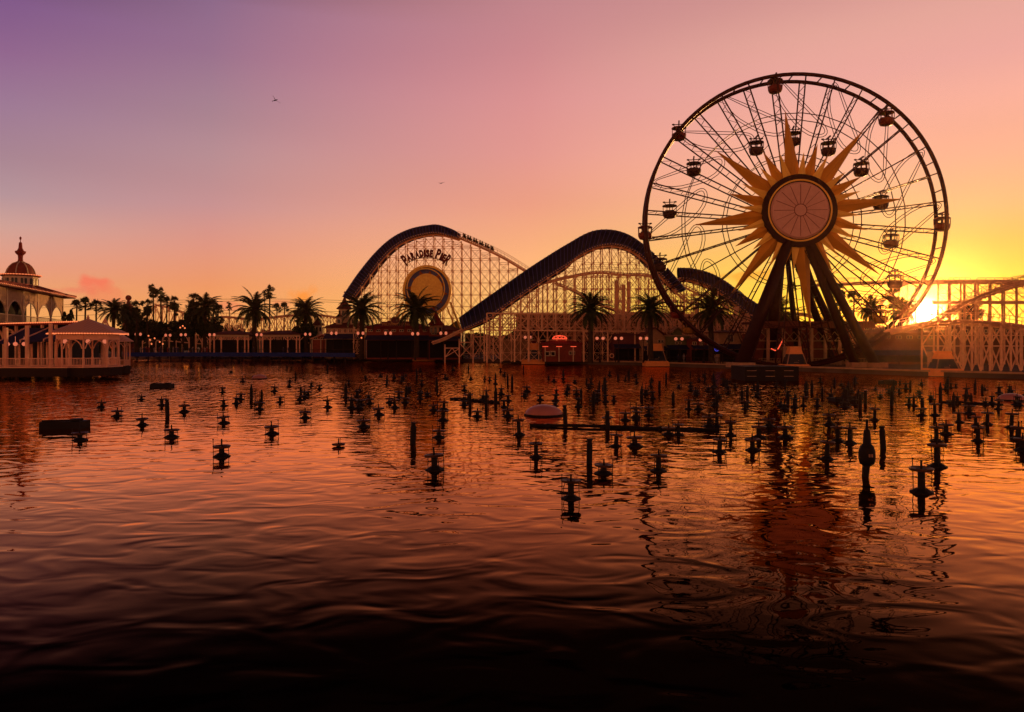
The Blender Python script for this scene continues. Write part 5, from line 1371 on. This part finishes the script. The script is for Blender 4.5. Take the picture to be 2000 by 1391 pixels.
ORDW += ['twenty-' + w for w in ORDW[:9]] + ['thirtieth'] + ['thirty-' + w for w in ORDW[:9]] + ['fortieth'] + ['forty-' + w for w in ORDW[:9]]
cntp = {}
for px, d, zb, v in sorted(ppl):
    where = 'on the blue edged boardwalk' if px < 690 else ('on the shop promenade' if px < 1130 else 'before the shops near the wheel')
    x = P(px, 0, d).x; o = bpy.data.objects.new('person', PM[v]); COL.objects.link(o); o.location = (x, d, zb); o.rotation_euler = (0, 0, r.uniform(0, 6.28)); s = r.uniform(.88, 1.06); o.scale = (s, s, s)
    k = cntp.get(where, 0); cntp[where] = k + 1
    props(o, 'standing visitor in ' + ('dark', 'red', 'pale', 'dark')[v] + ' clothes, ' + ORDW[k] + ' from the left ' + where, 'person', 'visitors on the promenade')
# ================================================================ FOUNTAIN RIGS ON THE WATER
def rig(kind):
    g = thing('fountain_rig', (0, 0, 0), 'rig', 'fountain rig'); n_ = 16
    hp = {'low': .42, 'mid': .60, 'tall': .86, 'flat': .10}[kind]
    if kind != 'flat':
        m = MB(); m.lathe((0, 0, -.12), [(.36, 0), (.43, .05), (.43, .15), (.32, .20), (.19, .28)], 10)
        m.build('float', 'black', g)
    m = MB(); m.lathe((0, 0, 0), [(.14, -.1), (.13, hp - .04), (.17, hp - .03), (.17, hp + .02)], 10); m.build('pillar', 'black', g)
    m = MB(); pr = [(.19, hp), (.40, hp + .06), (.44, hp + .03), (.38, hp - .05), (.18, hp - .07)]
    base = len(m.v)
    for q, z in pr:
        for j in range(20): a = 2 * math.pi * j / 20; m.v.append((q * math.cos(a), q * math.sin(a), z))
    for i in range(len(pr)):
        for j in range(20): i2 = (i + 1) % len(pr); m.f.append((i * 20 + j, i * 20 + (j + 1) % 20, i2 * 20 + (j + 1) % 20, i2 * 20 + j))
    m.build('ring_dish', 'dish', g)
    m = MB(); m.tube([(0, 0, hp), (0, 0, hp + .34)], [.045, .035], 7); m.build('nozzle', 'black', g)
    m = MB(); m.tube([(.40, .05, .02), (.41, .05, hp + .3)], .018, 5); m.ball((.41, .05, hp + .33), .04, 6, 4); m.bar((.41, .05, hp * .6), (-.31, .1, hp * .6), .025); m.tube([(-.33, .1, .05), (-.3, .1, hp - .02)], .016, 5)
    if kind in ('mid', 'tall'): m.bar((0, .07, hp * .6), (.26, -.22, hp * .55), .025); m.tube([(.22, -.2, .03), (.26, -.22, hp * .5), (.18, -.16, hp)], .016, 5)
    m.build('side_mast', 'black', g)
    return Proto(g)
def post_rig():
    g = thing('fountain_post', (0, 0, 0), 'post', 'fountain post'); m = MB()
    m.lathe((0, 0, -.1), [(.17, 0), (.17, 1.0), (.14, 1.02), (.14, 1.12), (.18, 1.13), (.18, 1.2)], 12); m.build('pillar', 'black', g)
    m = MB(); m.bar((-.17, 0, .62), (-.27, 0, .62), .05); m.tube([(.2, .02, .0), (.2, .02, .9)], .02, 5); m.build('pipe', 'black', g)
    return Proto(g)
def small_rig(v):
    r = random.Random(v); m = MB()
    if v == 0: m.lathe((0, 0, -.1), [(.34, 0), (.36, .16), (.16, .24), (.12, .58), (.30, .62), (.32, .70), (.04, .7), (.03, 1.05)], 10)
    elif v == 1: m.lathe((0, 0, -.1), [(.14, 0), (.14, 1.0), (.10, 1.02), (.05, 1.3)], 9); m.bar((-.35, 0, .45), (.35, 0, .45), .05); m.bar((.35, 0, 0), (.35, 0, .9), .04)
    else: m.lathe((0, 0, -.1), [(.4, 0), (.42, .14), (.2, .2), (.16, .36), (.34, .4), (.34, .44), (.05, .46), (.04, .8)], 10); m.bar((.36, 0, 0), (.36, 0, .85), .035); m.bar((-.3, .1, 0), (-.3, .1, .7), .035)
    o = m.build('fountain_nozzle', 'black', loc=(0, 0, 0)); props(o, 'nozzle', 'fountain nozzle'); return Proto(o)
K = {'l': rig('low'), 'm': rig('mid'), 't': rig('tall'), 'f': rig('flat')}
PR = post_rig(); SR = [small_rig(0), small_rig(1), small_rig(2)]
rigs = """198 796 l;229 813 l;278 831 l;156 860 l;335 854 l;433 892 l;437 827 l;437 793 m;470 781 m;360 805 l;316 792 m;276 781 l;435 767 m;474 746 l
507 800 m;531 848 l;547 786 m;536 765 l;565 755 l;596 817 l;586 782 l;601 772 l;640 796 m;624 760 l;675 777 l;661 872 f;710 834 l;705 792 l;722 789 l;740 811 l;761 787 l;771 797 m;779 777 m;791 787 l
847 802 l;867 800 m;865 822 m;857 855 l;849 918 m;907 763 m;932 814 l;992 814 l;1014 850 t;1047 894 t;1115 974 t;1187 836 t;1203 872 t;1179 925 l;1029 765 l;915 782 l;1055 782 l;1109 760 l;1126 771 l
1221 821 m;1242 816 m;1167 782 t;1286 920 t;1405 883 t;1325 849 t;1306 849 l;1400 834 t;1385 834 m;1427 851 t;1482 855 m;1534 855 m;1502 834 l;1243 821 t;1267 812 m;1364 801 l;1422 769 l;1569 793 t
1800 962 T;1831 912 T;1615 897 t;1660 866 t;1636 862 t;1910 862 t;1988 858 m;1725 877 p;1906 832 t;1873 825 t;1848 848 m;1829 862 t;1975 836 t;1997 880 m;1708 821 t;1785 793 t;1800 812 m;1826 812 t;1893 808 m;1928 829 t;1680 800 p;1802 806 p
327 813 p;806 868 p;1105 832 P;1187 838 p;1151 905 p;1181 765 P;1288 765 p;1850 760 p;1240 872 l;1345 800 t;1455 800 t;1620 830 m;1690 790 p;1950 800 t;1470 880 m"""
zones = [(0, 262, 'the white gazebo'), (262, 400, 'the round dark trees'), (400, 495, 'the left arcaded pavilion'), (495, 600, 'the right arcaded pavilion'), (600, 720, 'the long cream hall'),
         (720, 890, 'the golden sun disc'), (890, 1000, 'the white water trestle'), (1000, 1090, 'the second light tower'), (1090, 1230, 'the red neon snack stand'), (1230, 1340, 'the third light tower'),
         (1340, 1440, 'the olive shop'), (1440, 1540, 'the thick left wheel leg'), (1540, 1640, 'the sunburst hub'), (1640, 1770, 'the right wheel legs'), (1770, 1850, 'the low sun'), (1850, 2100, 'the right trestle coaster')]
items = []
for tok in rigs.replace('\n', ';').split(';'):
    a, b_, k = tok.split(); items.append((int(a), int(b_), k))
ordn = ['nearest', 'second nearest', 'third nearest', 'fourth nearest', 'fifth nearest', 'sixth nearest', 'seventh nearest', 'eighth nearest', 'ninth nearest', 'tenth nearest', 'eleventh nearest', 'twelfth nearest', 'thirteenth nearest', 'fourteenth nearest', 'fifteenth nearest', 'sixteenth nearest']
desc = {'l': 'low black rig with ring dish', 'm': 'black rig with raised dish', 't': 'tall black rig on thick pillar', 'T': 'tall black rig with side rods', 'f': 'flat ring with thin nozzle', 'p': 'plain black fountain post', 'P': 'very tall plain black fountain post'}
for z0, z1, nm in zones:
    zs = sorted([i for i in items if z0 <= i[0] < z1], key=lambda i: -i[1])
    for j, (px, py, k) in enumerate(zs):
        d = H * F / (py - HOR); p = P(px, py, d); p.z = 0
        lb = f'{desc[k]}, {ordn[j]} off {nm}'
        sc = {'T': 1.15}.get(k, 1.0) * rnd.uniform(.92, 1.08); rz = rnd.uniform(-.6, .6) + (math.pi if k in 't' and rnd.random() < .4 else 0)
        o_ = PR.put(p, rz, (sc * .62, sc * .62, sc * (1.0 if k == 'P' else .8)), lb, 'fountain rigs on the lake') if k in 'pP' else None
        if o_ is None:
            q_ = sc * (.72 if k in 'lm' else .62); o_ = K['t' if k == 'T' else k].put(p, rz, (q_, q_, q_ * rnd.uniform(.82, 1.2)), lb, 'fountain rigs on the lake')
        o_.rotation_euler = (rnd.uniform(-.035, .035), rnd.uniform(-.06, .06), o_.rotation_euler[2] + rnd.choice((0, 0, 1.2, 2.4, 3.6)))
r = random.Random(5); far_n = []
while len(far_n) < 210:
    px = 430 + 1600 * r.random() ** .62; py = 722 + 78 * r.random() ** 1.1
    if px > 1440 and px < 1600 and py < 750: continue
    if py < interp([(x, y) for x, y in SHORE], px) + 16: continue
    far_n.append((py, px, r.randrange(3), r.uniform(.6, .85), r.uniform(0, 6), r.uniform(.8, 1.35)))
cz = {}
for py, px, v, s, rz, hs in sorted(far_n, reverse=True):
    d = H * F / (py - HOR); p = P(px, py, d); p.z = 0
    zn = next(n for a, b_, n in zones if a <= px < b_); cz[zn] = cz.get(zn, -1) + 1
    SR[v].put(p, rz, (s, s, s * hs), ('disc topped', 'slim crossbar', 'low twin rod')[v] + f' nozzle, {ORDW[cz[zn]]} nearest of the nozzles off {zn}', 'far fountain nozzles')
# pink domes
for px, py, wpx, lb in ((1062, 811, 37, 'large pink translucent dome float in the middle of the lake'), (507, 740, 14, 'small pink dome float off the arcaded pavilions'), (1976, 782, 24, 'dull pink dome float at the right edge among the rigs')):
    d = H * F / (py - HOR); k = d / F; c = P(px, py, d); g = thing('dome_float', (c.x, d, 0), lb, 'dome float'); w = wpx * k
    m = MB(); m.lathe((c.x, d, -.05), [(w * math.cos(R(a)), .1 + w * .52 * math.sin(R(a))) for a in range(0, 90, 10)] + [(.01, .1 + w * .52)], 28); m.build('shell', 'dome', g, smooth=True)
    m = MB(); m.lathe((c.x, d, -.15), [(w * 1.04, 0), (w * 1.04, .22), (w * .98, .24)], 28); m.build('rim', 'black', g)
# slab floats
for x0, y0, x1, y1, lb in ((76, 826, 152, 823, 'large black slab float left of the nearest ring rigs'), (292, 752, 331, 749, 'small black slab float off the round dark trees'), (1630, 777, 1680, 779, 'long low red-brown slab float in the sun glitter'), (1725, 744, 1752, 744, 'small slab float near the far shore under the sun')):
    d = H * F / (max(y0, y1) + 13 - HOR) if x0 < 200 else H * F / (max(y0, y1) + 6 - HOR); a, b_ = P(x0, y0, d), P(x1, y1, d); dd = (b_ - a)
    c = (a + b_) / 2; L_ = abs(b_.x - a.x); hh = max(.25, c.z); g = thing('slab_float', (c.x, d, 0), lb, 'float')
    m = MB(); m.box((c.x, d + .5, hh / 2 - .05), (L_, 1.0, hh + .1), R(4)); m.build('hull', 'black', g)
    m = MB(); m.bar((c.x - L_ * .45, d + .1, hh + .04), (c.x + L_ * .45, d + .3, hh + .06), .08); m.box((c.x + L_ * .3, d + .5, hh + .06), (L_ * .2, .5, .1)); m.build('grab_rail', 'black', g)
# long pipes lying on the water
for x0, y0, x1, y1, lb in ((1035, 831, 1405, 840, 'long black pipe linking tall posts across the lake middle'), (1840, 785, 1960, 790, 'dark pipe crossing the right-hand rigs'), (880, 778, 975, 785, 'dark pipe on the water off the white trestle')):
    a = P(x0, y0, H * F / (y0 + 2 - HOR)); b_ = P(x1, y1, H * F / (y1 + 2 - HOR)); a.z = b_.z = .05
    m = MB(); m.tube([a, a.lerp(b_, .3) + Vector((0, 0, .05)), a.lerp(b_, .6), b_], .075, 8)
    for f in (.1, .25, .4, .55, .7, .85): q = a.lerp(b_, f); m.lathe((q.x, q.y, -.1), [(.14, 0), (.14, .22), (.06, .26)], 8)
    props(m.build('water_pipe', 'black', loc=(a.x, a.y, 0)), lb, 'pipe')
# lantern-shaped tank on a post
py = 931; d = H * F / (py - HOR); c = P(1690, py, d); k = d / F; g = thing('tank_post', (c.x, d, 0), 'bulbous black tank with two small slots on a post, right of the hub reflection', 'fountain tank')
m = MB(); m.tube([(c.x - .02, d, -.2), (c.x + .03, d, 22 * k)], [.09, .11], 10); m.build('post', 'black', g)
m = MB(); m.lathe((c.x + .05, d, 0), [(5 * k, 20 * k), (13 * k, 25 * k), (15.5 * k, 36 * k), (15 * k, 50 * k), (12 * k, 60 * k), (7.5 * k, 64 * k), (6.5 * k, 84 * k), (5 * k, 92 * k), (2.5 * k, 93 * k), (2.2 * k, 112 * k)], 14); m.build('tank', 'black', g, smooth=True)
for s in (-1, 1):
    m = MB(); m.box((c.x + .05 + s * 2.4 * k, d - 15.2 * k, 43 * k), (3 * k, .03, 6 * k)); m.build('slot', 'pale', g)
for o in list(bpy.data.objects):      # unused prototypes must not remain
    pass
# ================================================================ ADDED FLARE HAZE
hz = bpy.data.materials.new('flare_haze'); hz.use_nodes = True; t = hz.node_tree; t.nodes.clear()
pv = t.nodes.new('ShaderNodeVolumePrincipled'); pv.inputs['Color'].default_value = (1.0, .50, .26, 1); pv.inputs['Density'].default_value = FLARE_HAZE
pv.inputs['Anisotropy'].default_value = .955
mo = t.nodes.new('ShaderNodeOutputMaterial'); t.links.new(pv.outputs[0], mo.inputs['Volume'])
m = MB(); m.box((0, 360, 24.0), (11000, 1200, 56.0))  # volume added to imitate the orange flare round the sun
props(m.build('haze', hz), 'thin warm haze added for the sun flare over the lake and far shore', 'haze', kind='stuff')
